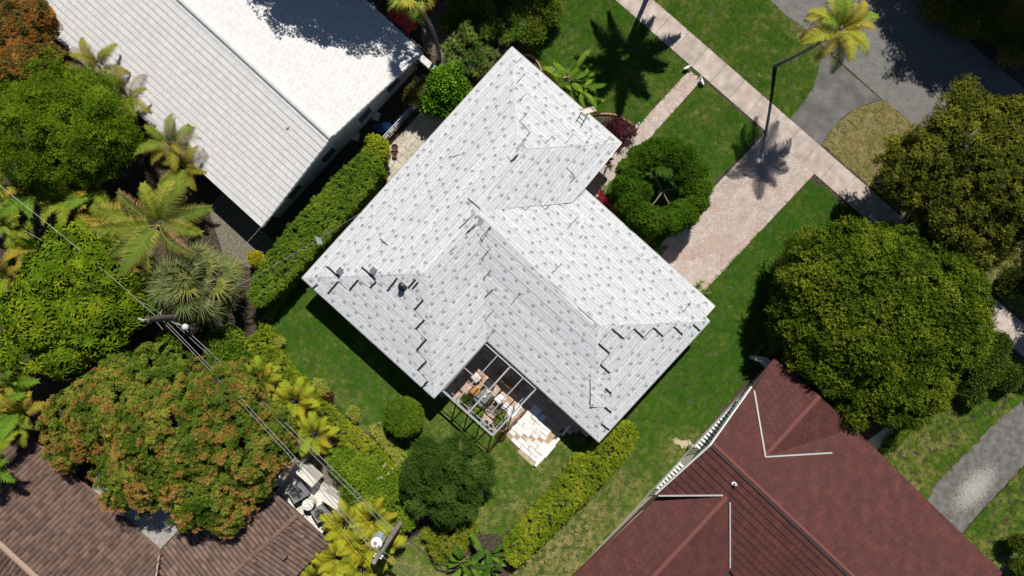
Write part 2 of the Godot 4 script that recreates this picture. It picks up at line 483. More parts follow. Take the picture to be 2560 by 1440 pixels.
# ------------------------------------------------------------------ ground, street, paths
func build_ground() -> void:
	var mb := MB.new()
	mb.quad(Vector3(-150, 0, -150), Vector3(150, 0, -150), Vector3(150, 0, 150), Vector3(-150, 0, 150))
	struct("ground", mb, M.soil)
	# the road and the apron of the driveway
	mb = MB.new()
	mb.prism(flat([[1860, -70], [1925, 0], [1962, 37], [2010, 70], [2062, 118], [2130, 180], [2205, 248], [2300, 325], [2420, 430], [2700, 690], [2760, 420], [2560, 222], [2430, 110], [2290, -10], [2230, -70]]), -0.05, 0.012)
	struct("road", mb, M.asphalt)
	mb = MB.new()
	mb.prism(flat([[1973, 298], [1996, 270], [2018, 243], [2034, 212], [2044, 178], [2050, 150], [2056, 122], [2128, 185], [2203, 250], [2180, 255], [2140, 271], [2110, 290], [2085, 315], [2066, 340], [2053, 366]]), -0.05, 0.016)
	struct("driveway_apron", mb, M.apron)
	# ground of dust and pale earth seen between the plants
	var bare := [[[520, 520], [560, 480], [700, 620], [650, 680], [560, 640]], [[690, 1150], [780, 1130], [880, 1200], [900, 1260], [860, 1270], [790, 1180]], [[1040, 0], [1160, -40], [1200, 60], [1120, 150], [1060, 130]]]
	for b in bare:
		mb = MB.new(); mb.prism(flat(b), -0.02, 0.006)
		struct("bare_earth", mb, M.dust)
	mb = MB.new(); mb.prism(flat([[826, 985], [845, 1012], [872, 1040], [900, 1066], [950, 1108], [1000, 1160], [1006, 1156], [955, 1100], [906, 1058], [880, 1034], [852, 1002], [834, 980]]), -0.02, 0.01)
	struct("edging_strip", mb, M.dust)
	# sidewalk: one slab after another
	var walk := Node3D.new()
	walk.name = "sidewalk"; walk.set_meta("kind", "structure"); add_child(walk)
	var v := Vector3(0.753, 0, 0.658)
	var w := Vector3(v.z, 0, -v.x)
	var a := G(1591, 46) - v * 1.53 * 3
	for k in 34:
		mb = MB.new()
		var p := a + v * 1.53 * k
		var lift := 0.03 + R(-0.004, 0.004)
		var shade := R(0.88, 1.06)
		mb.col = Color(shade, shade * R(0.985, 1.01), shade * R(0.97, 1.01))
		var sh := PackedVector2Array()
		for q in [p, p + v * 1.51, p + v * 1.51 + w * 1.56, p + w * 1.56]: sh.append(Vector2(q.x, q.z))
		mb.prism(sh, -0.06, lift)
		obj("slab", mb.mesh(), M.concrete, walk)
	# brick driveway and front walk
	brick_paving("brick_driveway", flat([[1917, 327], [2036, 434], [1737, 753], [1618, 646]]), 0.02)
	brick_paving("brick_walk", flat([[1722, 175], [1755, 199], [1492, 494], [1459, 464]]), 0.02)
	# asphalt drive and paths of the red house
	mb = MB.new()
	mb.prism(flat([[2580, 975], [2495, 1048], [2420, 1125], [2352, 1196], [2312, 1245], [2300, 1265], [2390, 1350], [2450, 1280], [2520, 1205], [2600, 1120]]), -0.05, 0.016)
	struct("asphalt_driveway", mb, M.drive)
	mb = MB.new()
	for k in 3600:         # flakes of pale worn surface, dense in the middle
		var t := TAU * rng.randf(); var rr := sqrt(rng.randf()) * 1.25
		if R(0.6, 1.3) < rr: continue
		var q := G(2437, 1220) + UX * cos(t) * 2.0 * rr + VX * sin(t) * 0.95 * rr
		var sh := PackedVector2Array()
		var s0 := R(0.04, 0.10) * (1.35 - rr)
		var g := R(0.75, 1.0) * lerpf(1.0, 0.6, rr)
		mb.col = Color(g, g, g)
		for n in 6: sh.append(Vector2(q.x + cos(n * 1.047) * s0 * R(0.6, 1.3), q.z + sin(n * 1.047) * s0 * R(0.6, 1.3)))
		mb.prism(sh, 0.01, 0.017 + R(0.0005, 0.004))
	struct("worn_patch", mb, M.worn)
	mb = MB.new()
	mb.prism(flat([[2290, 1012], [2268, 1014], [2240, 1048], [2205, 1075], [2170, 1100], [2130, 1128], [2165, 1150], [2215, 1105], [2262, 1060], [2300, 1030]]), -0.05, 0.03)
	struct("garden_path", mb, M.pale_concrete)
	mb = MB.new()
	mb.prism(flat([[2458, 801], [2420, 850], [2380, 900], [2400, 912], [2440, 862], [2472, 820]]), -0.05, 0.03)
	struct("garden_path", mb, M.pale_concrete)
	mb = MB.new()
	mb.prism(flat([[2560, 1370], [2520, 1382], [2490, 1400], [2480, 1440], [2530, 1460], [2570, 1440]]), -0.05, 0.03)
	struct("garden_path", mb, M.grey_concrete)
	# tiled side yard between the two houses
	var yard := Node3D.new()
	yard.name = "side_yard"; yard.set_meta("kind", "structure"); add_child(yard)
	var poly := flat([[950, 425], [985, 470], [1180, 250], [1130, 205], [1050, 290], [1000, 350], [955, 400]])
	var o := G(955, 430)
	for i in range(-6, 26):
		for j in range(-10, 14):
			var c := o - UX * (i * 0.47) + VX * (j * 0.47)
			if Geometry2D.is_point_in_polygon(Vector2(c.x, c.z), poly):
				mb = MB.new()
				var g := R(0.8, 1.0)
				mb.col = Color(g, g * 0.98, g * 0.95)
				mb.box(Transform3D(Basis(VX, Vector3.UP, UX), c + Vector3(0, 0.005 + R(0, 0.006), 0)), Vector3(0.455, 0.05, 0.455))
				obj("paving_tile", mb.mesh(), M.pale_concrete, yard)
	# flower beds of dark soil by the front wall
	for b in [[[1300, 130], [1325, 138], [1350, 160], [1362, 186], [1350, 200], [1310, 165]], [[1490, 290], [1530, 288], [1580, 310], [1592, 325], [1560, 360], [1500, 310]]]:
		mb = MB.new(); mb.prism(flat(b), -0.02, 0.014)
		struct("flower_bed", mb, M.soil)

func brick_paving(called: String, poly: PackedVector2Array, h: float) -> void:
	var root := Node3D.new()
	root.name = called; root.set_meta("kind", "structure"); add_child(root)
	var base := MB.new()
	base.prism(poly, -0.05, h - 0.012)
	obj("joint_sand", base.mesh(), mat(Color(0.10, 0.085, 0.07), 0.95), root)
	var mb := MB.new()
	var cols := [Color(0.58, 0.49, 0.44), Color(0.56, 0.465, 0.415), Color(0.60, 0.52, 0.47), Color(0.54, 0.455, 0.41), Color(0.57, 0.47, 0.42), Color(0.50, 0.425, 0.39)]
	var B := 0.118
	var ex := (VX + UX).normalized()
	var ez := (UX - VX).normalized()
	var inner: PackedVector2Array = Geometry2D.offset_polygon(poly, -0.17)[0]
	var lo := Vector2(1e9, 1e9); var hi := -lo
	for p in poly:
		var q := Vector2(ex.dot(Vector3(p.x, 0, p.y)), ez.dot(Vector3(p.x, 0, p.y)))
		lo = lo.min(q); hi = hi.max(q)
	for r in range(int(floor(lo.y / B)) - 2, int(hi.y / B) + 2):
		for c in range(int(floor(lo.x / B)) - 2, int(hi.x / B) + 2):
			var m := posmod(c - r, 4)
			if m != 0 and m != 3: continue
			var sz := Vector3(2 * B - 0.012, 0.05, B - 0.012) if m == 0 else Vector3(B - 0.012, 0.05, 2 * B - 0.012)
			var ctr := ex * (c * B) + ez * (r * B) + (ex * B + ez * B * 0.5 if m == 0 else ex * B * 0.5 + ez * B)
			if not Geometry2D.is_point_in_polygon(Vector2(ctr.x, ctr.z), inner): continue
			brick(mb, Transform3D(Basis(ex, Vector3.UP, ez), ctr + Vector3(0, h - 0.025 + R(-0.002, 0.002), 0)), sz, cols)
	for i in poly.size():        # a row of bricks set on end along each edge
		var a := poly[i]; var b := poly[(i + 1) % poly.size()]
		var d := (b - a).normalized()
		var inn := Vector2(-d.y, d.x)
		if not Geometry2D.is_point_in_polygon((a + b) * 0.5 + inn * 0.1, poly): inn = -inn
		var L := (b - a).length()
		var k := 0
		while (k + 1) * B < L - 0.2:
			var ctr := a + d * (k + 0.5) * B + inn * 0.118
			brick(mb, Transform3D(Basis(Vector3(d.x, 0, d.y), Vector3.UP, Vector3(-d.y, 0, d.x)), Vector3(ctr.x, h - 0.019, ctr.y)), Vector3(B - 0.012, 0.05, 0.226), cols)
			k += 1
	var o := obj("paving_brick_field", mb.mesh(), M.paver, root)
	o.set_meta("kind", "stuff")

func brick(mb: MB, t: Transform3D, s: Vector3, cols: Array) -> void:
	var stain := noise.get_noise_2d(t.origin.x * 1.7, t.origin.z * 1.7)
	var c: Color = cols[rng.randi_range(0, cols.size() - 1)]
	c = c * R(0.92, 1.06)
	if stain > 0.22: c = c.lerp(Color(0.46, 0.26, 0.20), 0.3)
	elif stain < -0.25: c = c * 0.88
	mb.col = c
	mb.box(t, s)

# ------------------------------------------------------------------ the house with the felted roof
func build_main_house() -> void:
	var t := thing("felted_house", "house with a hipped roof covered in white printed roofing felt", "house")
	var e := 2.7
	var A := P(1280, 117, e); var B := P(1554, 357, e); var Kk := P(755, 695, e); var J := P(1085, 995, e)
	var I := P(1217, 851, e); var Hh := P(1497, 1105, e); var Gg := P(1774, 803, e)
	var west := plane_up(A, Kk, 0.25, B)
	var R1 := ray(1290, 374, west); var Mm := ray(1193, 528, west); var R2 := ray(1062, 683, west)
	var south := plane_up(I, Hh, 0.25, Gg)
	var R3 := ray(1487, 816, south)
	var north := Plane(Mm, R3, Gg)
	var D := ray(1461, 472, north); var E := ray(1787, 765, north); var F := ray(1763, 792, north); var C := ray(1428, 507, north)
	var gap := Plane(B, R1, Mm)
	var C2 := ray(1428, 507, gap); var C3 := ray(1452, 482, gap)
	var faces := [
		[frame_of(A, Kk - A, R2), [A, R1, Mm, R2, Kk]],
		[frame_of(A, B - A, R1), [A, B, R1]],
		[frame_of(B, C2 - B, R1), [B, C3, C2, Mm, R1]],
		[frame_of(Kk, J - Kk, R2), [Kk, R2, J]],
		[frame_of(J, I - J, R2), [J, I, Mm, R2]],
		[frame_of(I, Hh - I, R3), [I, Hh, R3, Mm]],
		[frame_of(Hh, Gg - Hh, R3), [Hh, Gg, R3]],
		[frame_of(E, D - E, Mm), [E, D, C, Mm, R3, Gg, F]]]
	var dk := MB.new()
	for fc in faces: deck(dk, fc[0], fc[1], 0.02)
	obj("roof_deck", dk.mesh(), M.bitumen, t)
	var fs := MB.new()
	skirt(fs, [Kk, A, B, C3], 0.0, 0.2)
	skirt(fs, [D, E, F, Gg, Hh, I, J, Kk], 0.0, 0.2)
	obj("fascia", fs.mesh(), M.white_paint, t)
	# the felt: one sheet after another, each lapping over the one below
	var course := 0.80
	for fi in faces.size():
		var f: Transform3D = faces[fi][0]
		var poly := local_poly(f, faces[fi][1])
		var hi := 0.0; var lo := 1e9; var xlo := 1e9; var xhi := -1e9
		for p in poly:
			hi = maxf(hi, p.y); lo = minf(lo, p.y); xlo = minf(xlo, p.x); xhi = maxf(xhi, p.x)
		var z := lo
		while z < hi:
			# long runs are made of two rolls
			var cut := [xlo - 1.0, xhi + 1.0]
			if xhi - xlo > 9.0: cut.insert(1, lerpf(xlo, xhi, R(0.3, 0.7)))
			for s in cut.size() - 1:
				var x0: float = cut[s] - (0.12 if s > 0 else 0.0)
				var rect := PackedVector2Array([Vector2(x0, z), Vector2(cut[s + 1], z), Vector2(cut[s + 1], z + course + 0.06), Vector2(x0, z + course + 0.06)])
				var shift := R(0.0, 4.0)
				for c in Geometry2D.intersect_polygons(rect, poly):
					var mb := MB.new()
					var z0 := z
					var wob := R(0.0, 9.0)
					var g := R(0.94, 1.0)
					mb.col = Color(g, g, g)
					var up := 0.004 * s
					slab(mb, f, densify(c, 0.5), func(p: Vector2): return lerpf(0.017, 0.003, clampf((p.y - z0) / course, 0, 1)) + up + 0.003 * sin(p.x * 3.1 + wob), 0.014, func(p: Vector2): return Vector2((p.x + shift) / 4.0, 1.0 - (p.y - z0) / course))
					obj("felt_sheet", mb.mesh(), [M.felt, M.felt_b, M.felt_c][rng.randi_range(0, 2)], t)
			z += course
	# ridge strips
	for s in [[R1, Mm], [Mm, R2], [Mm, R3], [A, R1], [B, R1], [Kk, R2], [J, R2], [Hh, R3], [Gg, R3]]:
		var mb := MB.new()
		var a: Vector3 = s[0]; var b: Vector3 = s[1]
		var n := Vector3.UP * 0.022
		var side := (b - a).cross(Vector3.UP).normalized() * (0.05 if absf(a.y - b.y) < 0.5 else 0.012)
		mb.quad(a + n + side - Vector3.UP * side.length() * 0.22, b + n + side - Vector3.UP * side.length() * 0.22, b + n * 1.1, a + n * 1.1)
		mb.quad(a + n - side - Vector3.UP * side.length() * 0.22, b + n - side - Vector3.UP * side.length() * 0.22, b + n * 1.1, a + n * 1.1)
		obj("ridge_strip", mb.mesh(), M.felt_plain if absf(a.y - b.y) < 0.5 else M.trim, t)
	# black bitumen showing along lifted sheet ends: [x0, y0, x1, y1, face, width px]
	var z6 := func(x: float, y: float) -> Vector2: return Vector2(600 + x / 3.6, 350 + y / 3.6)
	var z7 := func(x: float, y: float) -> Vector2: return Vector2(600 + x / 3.6, 700 + y / 3.6)
	var z8 := func(x: float, y: float) -> Vector2: return Vector2(1250 + x / 3.6, 700 + y / 3.6)
	var bars := []
	for q in [[1650, 180, 1570, 270], [1660, 360, 1580, 445], [1675, 535, 1590, 635], [1680, 730, 1600, 815], [1690, 910, 1640, 970], [700, 40, 650, 80], [885, 15, 790, 125], [1065, 0, 985, 95], [1225, 15, 1170, 75]]:
		bars.append([z7.call(q[0], q[1]), z7.call(q[2], q[3]), 3, 5.4])
	for q in [[785, 1140, 895, 1240], [1095, 1145, 1220, 1255]]: bars.append([z6.call(q[0], q[1]), z6.call(q[2], q[3]), 0, 5.2])
	for q in [[1415, 1245, 1325, 1360], [1580, 1255, 1515, 1335], [1605, 1280, 1550, 1345]]: bars.append([z6.call(q[0], q[1]), z6.call(q[2], q[3]), 3, 5.2])
	for q in [[1065, 1262, 1130, 1310], [885, 1272, 960, 1340], [1225, 1275, 1290, 1335]]: bars.append([z6.call(q[0], q[1]), z6.call(q[2], q[3]), 3, 1.4])
	for q in [[1005, 440, 1110, 530], [1205, 440, 1290, 520], [1380, 430, 1465, 510], [1565, 420, 1640, 495], [1735, 400, 1800, 460], [885, 575, 985, 660], [900, 760, 985, 840], [945, 975, 1000, 1025], [940, 1145, 1000, 1195], [910, 1295, 980, 1350]]:
		bars.append([z8.call(q[0], q[1]), z8.call(q[2], q[3]), 6, 5.4])
	for q in [[1005, 440, 885, 575], [1205, 440, 1110, 530], [1380, 430, 1290, 520], [1565, 420, 1465, 510], [985, 660, 900, 760], [945, 975, 940, 1080]]:
		bars.append([z8.call(q[0], q[1]), z8.call(q[2], q[3]), 6, 1.5])
	for q in [[1650, 180, 1575, 95], [1580, 270, 1660, 360], [1590, 445, 1675, 535], [1600, 640, 1680, 730], [1610, 815, 1690, 910]]:
		bars.append([z7.call(q[0], q[1]), z7.call(q[2], q[3]), 3, 1.3])
	# torn steps down the valleys and odd rips
	for q in [[2160, 885, 2255, 975, 4], [2255, 975, 2175, 1075, 5], [2175, 1075, 2265, 1165, 4], [2265, 1165, 2190, 1250, 5], [2190, 1250, 2280, 1345, 4], [2280, 1345, 2200, 1420, 5], [2290, 560, 2235, 625, 7], [2290, 560, 2380, 640, 7], [2110, 660, 1975, 800, 0], [2120, 760, 2040, 835, 0], [2255, 780, 2165, 885, 7], [1910, 160, 1975, 130, 0], [2400, 140, 2440, 195, 0], [2440, 195, 2500, 130, 0], [1260, 890, 1330, 950, 0], [1950, 960, 1885, 1010, 4], [2050, 525, 2160, 620, 0]]:
		bars.append([z6.call(q[0], q[1]), z6.call(q[2], q[3]), q[4], R(1.8, 3.4)])
	for q in [[2200, 175, 2290, 265, 4], [2290, 265, 2205, 360, 5], [2205, 360, 2300, 445, 4], [2300, 445, 2230, 520, 5]]:
		bars.append([z7.call(q[0], q[1]), z7.call(q[2], q[3]), q[4], 2.2])
	for q in [[180, 125, 95, 225, 5], [1715, 205, 1635, 300, 7], [440, 10, 590, 140, 7], [700, 250, 850, 380, 7]]:
		bars.append([z8.call(q[0], q[1]), z8.call(q[2], q[3]), q[4], 2.3])
	var z3 := func(x: float, y: float) -> Vector2: return Vector2(1250 + x / 3.6, 350 + y / 3.6)
	for q in [[90, 590, 140, 550, 7], [140, 550, 230, 635, 7], [230, 635, 320, 545, 7], [320, 545, 410, 630, 7], [410, 630, 480, 545, 7], [480, 545, 580, 615, 7], [600, 250, 675, 330, 2], [675, 330, 630, 385, 2], [465, 1200, 560, 1110, 7], [605, 800, 700, 695, 7], [700, 695, 760, 745, 7], [710, 890, 740, 860, 7]]:
		bars.append([z3.call(q[0], q[1]), z3.call(q[2], q[3]), q[4], R(1.6, 2.9)])
	var z2 := func(x: float, y: float) -> Vector2: return Vector2(1250 + x / 3.6, y / 3.6)
	for q in [[195, 520, 140, 570, 1], [225, 665, 150, 750, 1], [230, 850, 155, 930, 1], [250, 1015, 170, 1100, 1], [270, 1195, 180, 1300, 1], [660, 1205, 580, 1300, 1], [480, 1220, 400, 1295, 1], [830, 1215, 770, 1290, 1], [995, 1230, 940, 1290, 1], [190, 1110, 270, 1195, 1]]:
		bars.append([z2.call(q[0], q[1]), z2.call(q[2], q[3]), q[4], R(1.4, 2.6)])
	for q in bars:
		var f: Transform3D = faces[q[2]][0]
		var pl := Plane(f.basis.y, f.origin)
		var a := ray(q[0].x, q[0].y, pl); var b := ray(q[1].x, q[1].y, pl)
		var mb := MB.new()
		var w: float = q[3] / PPM * 0.93
		var steps := 6
		var d := (b - a) / steps
		var side := f.basis.y.cross(b - a).normalized()
		for k in steps:       # ragged, never quite straight
			var j0 := side * (0.012 * sin(k * 2.1 + a.x * 9.0)); var j1 := side * (0.012 * sin((k + 1) * 2.1 + a.x * 9.0))
			var w0: float = w * (0.75 + 0.25 * sin(k * 1.7 + a.z * 7.0)) * 0.5 if q[3] < 3.0 else w * 0.5
			var w1: float = w * (0.75 + 0.25 * sin((k + 1) * 1.7 + a.z * 7.0)) * 0.5 if q[3] < 3.0 else w * 0.5
			var n := f.basis.y * 0.024
			var a0 := a + d * k + j0 + n; var a1 := a + d * (k + 1) + j1 + n
			mb.quad(a0 - side * w0, a1 - side * w1, a1 + side * w1, a0 + side * w0, f.basis.y)
			mb.quad(a0 - side * w0, a1 - side * w1, a1 - side * w1 - n, a0 - side * w0 - n, -side)
			mb.quad(a0 + side * w0, a1 + side * w1, a1 + side * w1 - n, a0 + side * w0 - n, side)
		obj("felt_tear", mb.mesh(), M.bitumen, t)
	# grey cement patches where the ridges meet, loose flashing and patched squares
	var blobs := [[[1186, 540], [1194, 535], [1203, 545], [1210, 552], [1205, 562], [1196, 564], [1189, 556]], [[1164, 505], [1170, 502], [1178, 508], [1174, 514], [1166, 512]], [[1177, 538], [1185, 530], [1188, 534], [1180, 546], [1174, 546]], [[1289, 372], [1297, 362], [1308, 352], [1312, 358], [1300, 370], [1292, 380]], [[1482, 811], [1490, 805], [1496, 812], [1488, 820]], [[1214, 846], [1219, 840], [1224, 846], [1219, 850]]]
	var bf := [5, 0, 0, 1, 7, 5]
	for i in blobs.size():
		var f: Transform3D = faces[bf[i]][0]
		var pl := Plane(f.basis.y, f.origin)
		var vs := []
		for p in blobs[i]: vs.append(ray(p[0], p[1], pl))
		var mb := MB.new()
		slab(mb, f, local_poly(f, vs), func(_p): return 0.032, 0.03)
		obj("cement_patch", mb.mesh(), M.grey_patch, t)
	var fl := MB.new()
	fl.bar(ray(1432, 503, north) + Vector3.UP * 0.05, P(1463, 474, e) + Vector3.UP * 0.06, 0.16, 0.03)
	obj("loose_flashing", fl.mesh(), M.trim, t)
	for s in [[[1476, 945], [1511, 945], [1511, 1017], [1476, 1017], 6], [[1446, 543], [1460, 555], [1448, 571], [1434, 560], 7]]:
		var f: Transform3D = faces[s[4]][0]
		var pl := Plane(f.basis.y, f.origin)
		var vs := []
		for k in 4: vs.append(ray(s[k][0], s[k][1], pl))
		var mb := MB.new()
		slab(mb, f, local_poly(f, vs), func(_p): return 0.045, 0.02, func(p: Vector2): return Vector2(p.y / 4.0, p.x / 0.8))
		obj("felt_patch", mb.mesh(), M.felt, t)
	# vents
	for q in [[852, 677], [935, 677]]:
		var f: Transform3D = faces[0][0]
		var p := ray(q[0], q[1], Plane(f.basis.y, f.origin))
		var mb := MB.new()
		mb.box(Transform3D(Basis(UX, Vector3.UP, VX), p + Vector3.UP * 0.10), Vector3(0.22, 0.2, 0.26))
		for k in 5:        # curved hood
			var t0 := PI * k / 5.0; var t1 := PI * (k + 1) / 5.0
			mb.quad(p + UX * 0.2 + VX * cos(t0) * 0.17 + Vector3.UP * (0.2 + sin(t0) * 0.12), p - UX * 0.2 + VX * cos(t0) * 0.17 + Vector3.UP * (0.2 + sin(t0) * 0.12), p - UX * 0.2 + VX * cos(t1) * 0.17 + Vector3.UP * (0.2 + sin(t1) * 0.12), p + UX * 0.2 + VX * cos(t1) * 0.17 + Vector3.UP * (0.2 + sin(t1) * 0.12))
		obj("roof_vent", mb.mesh(), M.metal, t)
	var fk: Transform3D = faces[3][0]
	var pv := ray(1007, 716, Plane(fk.basis.y, fk.origin))
	var pm := MB.new()
	pm.lathe(pv, [Vector2(0.0, 0.02), Vector2(0.28, 0.02), Vector2(0.28, 0.035), Vector2(0.12, 0.06), Vector2(0.12, 0.42), Vector2(0.19, 0.45), Vector2(0.19, 0.5), Vector2(0.03, 0.56)], 16)
	obj("vent_pipe", pm.mesh(), M.black, t)
	# walls under the eaves, with the soffit
	var outline := [A, B, P(1452, 482, e), D, E, F, Gg, Hh, I, J, Kk]
	var wl := MB.new()
	walls_of(wl, inset(outline, 0.55), 2.52)
	obj("wall", wl.mesh(), M.wall_white, t)
	var so := MB.new()
	var sp := PackedVector2Array()
	for p in inset(outline, 0.04): sp.append(Vector2(p.x, p.z))
	so.prism(sp, 2.53, 2.55)
	obj("soffit", so.mesh(), M.white_paint, t)

func densify(poly: PackedVector2Array, step: float) -> PackedVector2Array:
	var o := PackedVector2Array()
	for i in poly.size():
		var a := poly[i]; var b := poly[(i + 1) % poly.size()]
		var n := maxi(1, int((b - a).length() / step))
		for k in n: o.append(a.lerp(b, float(k) / n))
	return o

# ------------------------------------------------------------------ the white house
func build_white_house() -> void:
	var t := thing("white_house", "long low house with a gabled roof of white painted tiles", "house")
	var e := 2.7
	var v := Vector3(0.737, 0, 0.676)
	var GL := P(655, 568, e); var GR := P(1057, 131, e); var RG := P(829, 343, 4.65)
	var far := v * -27.0
	var fl := [GL, GL + far, RG + far, RG]
	var fr := [GR, GR + far, RG + far, RG]
	var f1 := frame_of(GL, far, RG); var f2 := frame_of(GR, far, RG)
	var faces := [[f1, local_poly(f1, fl)], [f2, local_poly(f2, fr)]]
	tile_roof(t, faces, 0.385, 0.30, 0.055, M.white_tile, "roof_tile", 0.06, func(s: Vector2): return (s - Vector2(760, 300)).length(), -0.03, 0.006)
	ridge_caps(t, RG + Vector3.UP * 0.03, RG + far + Vector3.UP * 0.03, M.white_tile, "ridge_tile", 0.19, 0.45)
	var dk := MB.new()
	deck(dk, f1, fl, 0.02); deck(dk, f2, fr, 0.02)
	obj("roof_deck", dk.mesh(), M.bitumen, t)
	var fs := MB.new()
	skirt(fs, [GL + far, GL, RG, GR, GR + far], 0.02, 0.22)
	obj("fascia", fs.mesh(), M.trim, t)
	var gt := MB.new()
	gt.bar(GR + Vector3(0.1, -0.12, -0.1), GR + far + Vector3(0.1, -0.12, -0.1), 0.12, 0.12)
	obj("gutter", gt.mesh(), M.dark_trim, t)
	# gable wall
	var wl := MB.new()
	var i1 := GL.lerp(GR, 0.05) - v * 0.45; var i2 := GL.lerp(GR, 0.95) - v * 0.45
	var a := Vector3(i1.x, 0, i1.z); var b := Vector3(i2.x, 0, i2.z)
	var top := a.lerp(b, 0.5) + Vector3.UP * 4.4
	var back := v * -26.0
	for w in [[a, b, v], [a + back, b + back, -v]]:
		wl.quad(w[0], w[1], w[1] + Vector3.UP * 2.75, w[0] + Vector3.UP * 2.75, w[2])
	wl.tri(a + Vector3.UP * 2.75, b + Vector3.UP * 2.75, top, v)
	wl.quad(a, a + back, a + back + Vector3.UP * 2.75, a + Vector3.UP * 2.75, a - b)
	wl.quad(b, b + back, b + back + Vector3.UP * 2.75, b + Vector3.UP * 2.75, b - a)
	obj("wall", wl.mesh(), M.wall_white, t)
	for k in [0.16, 0.40, 0.66, 0.86]:
		var c := a.lerp(b, k) + v * 0.03 + Vector3.UP * 1.5
		var fr2 := MB.new()
		fr2.box(Transform3D(Basis(UX, Vector3.UP, v), c), Vector3(1.2, 1.1, 0.08))
		var w := obj("window", fr2.mesh(), M.white_paint, t)
		var gl := MB.new()
		gl.box(Transform3D(Basis(UX, Vector3.UP, v), c + v * 0.03), Vector3(1.05, 0.95, 0.06))
		obj("pane", gl.mesh(), M.glass, w)
	var hatch := MB.new()
	hatch.lathe(ray(720, 318, Plane(f1.basis.y, f1.origin)), [Vector2(0.09, 0), Vector2(0.09, 0.14), Vector2(0.0, 0.16)], 10)
	obj("vent_pipe", hatch.mesh(), M.trim, t)
	# low wall running out from the far corner
	var lw := MB.new()
	lw.bar(G(1052, 152, 0.5), G(1098, 192, 0.5), 0.30, 1.0)
	lw.bar(G(1050, 150, 1.03), G(1100, 194, 1.03), 0.38, 0.07)
	one("garden_wall", lw, M.wall_white, "low white wall running out from the corner of the white-roofed house", "wall")

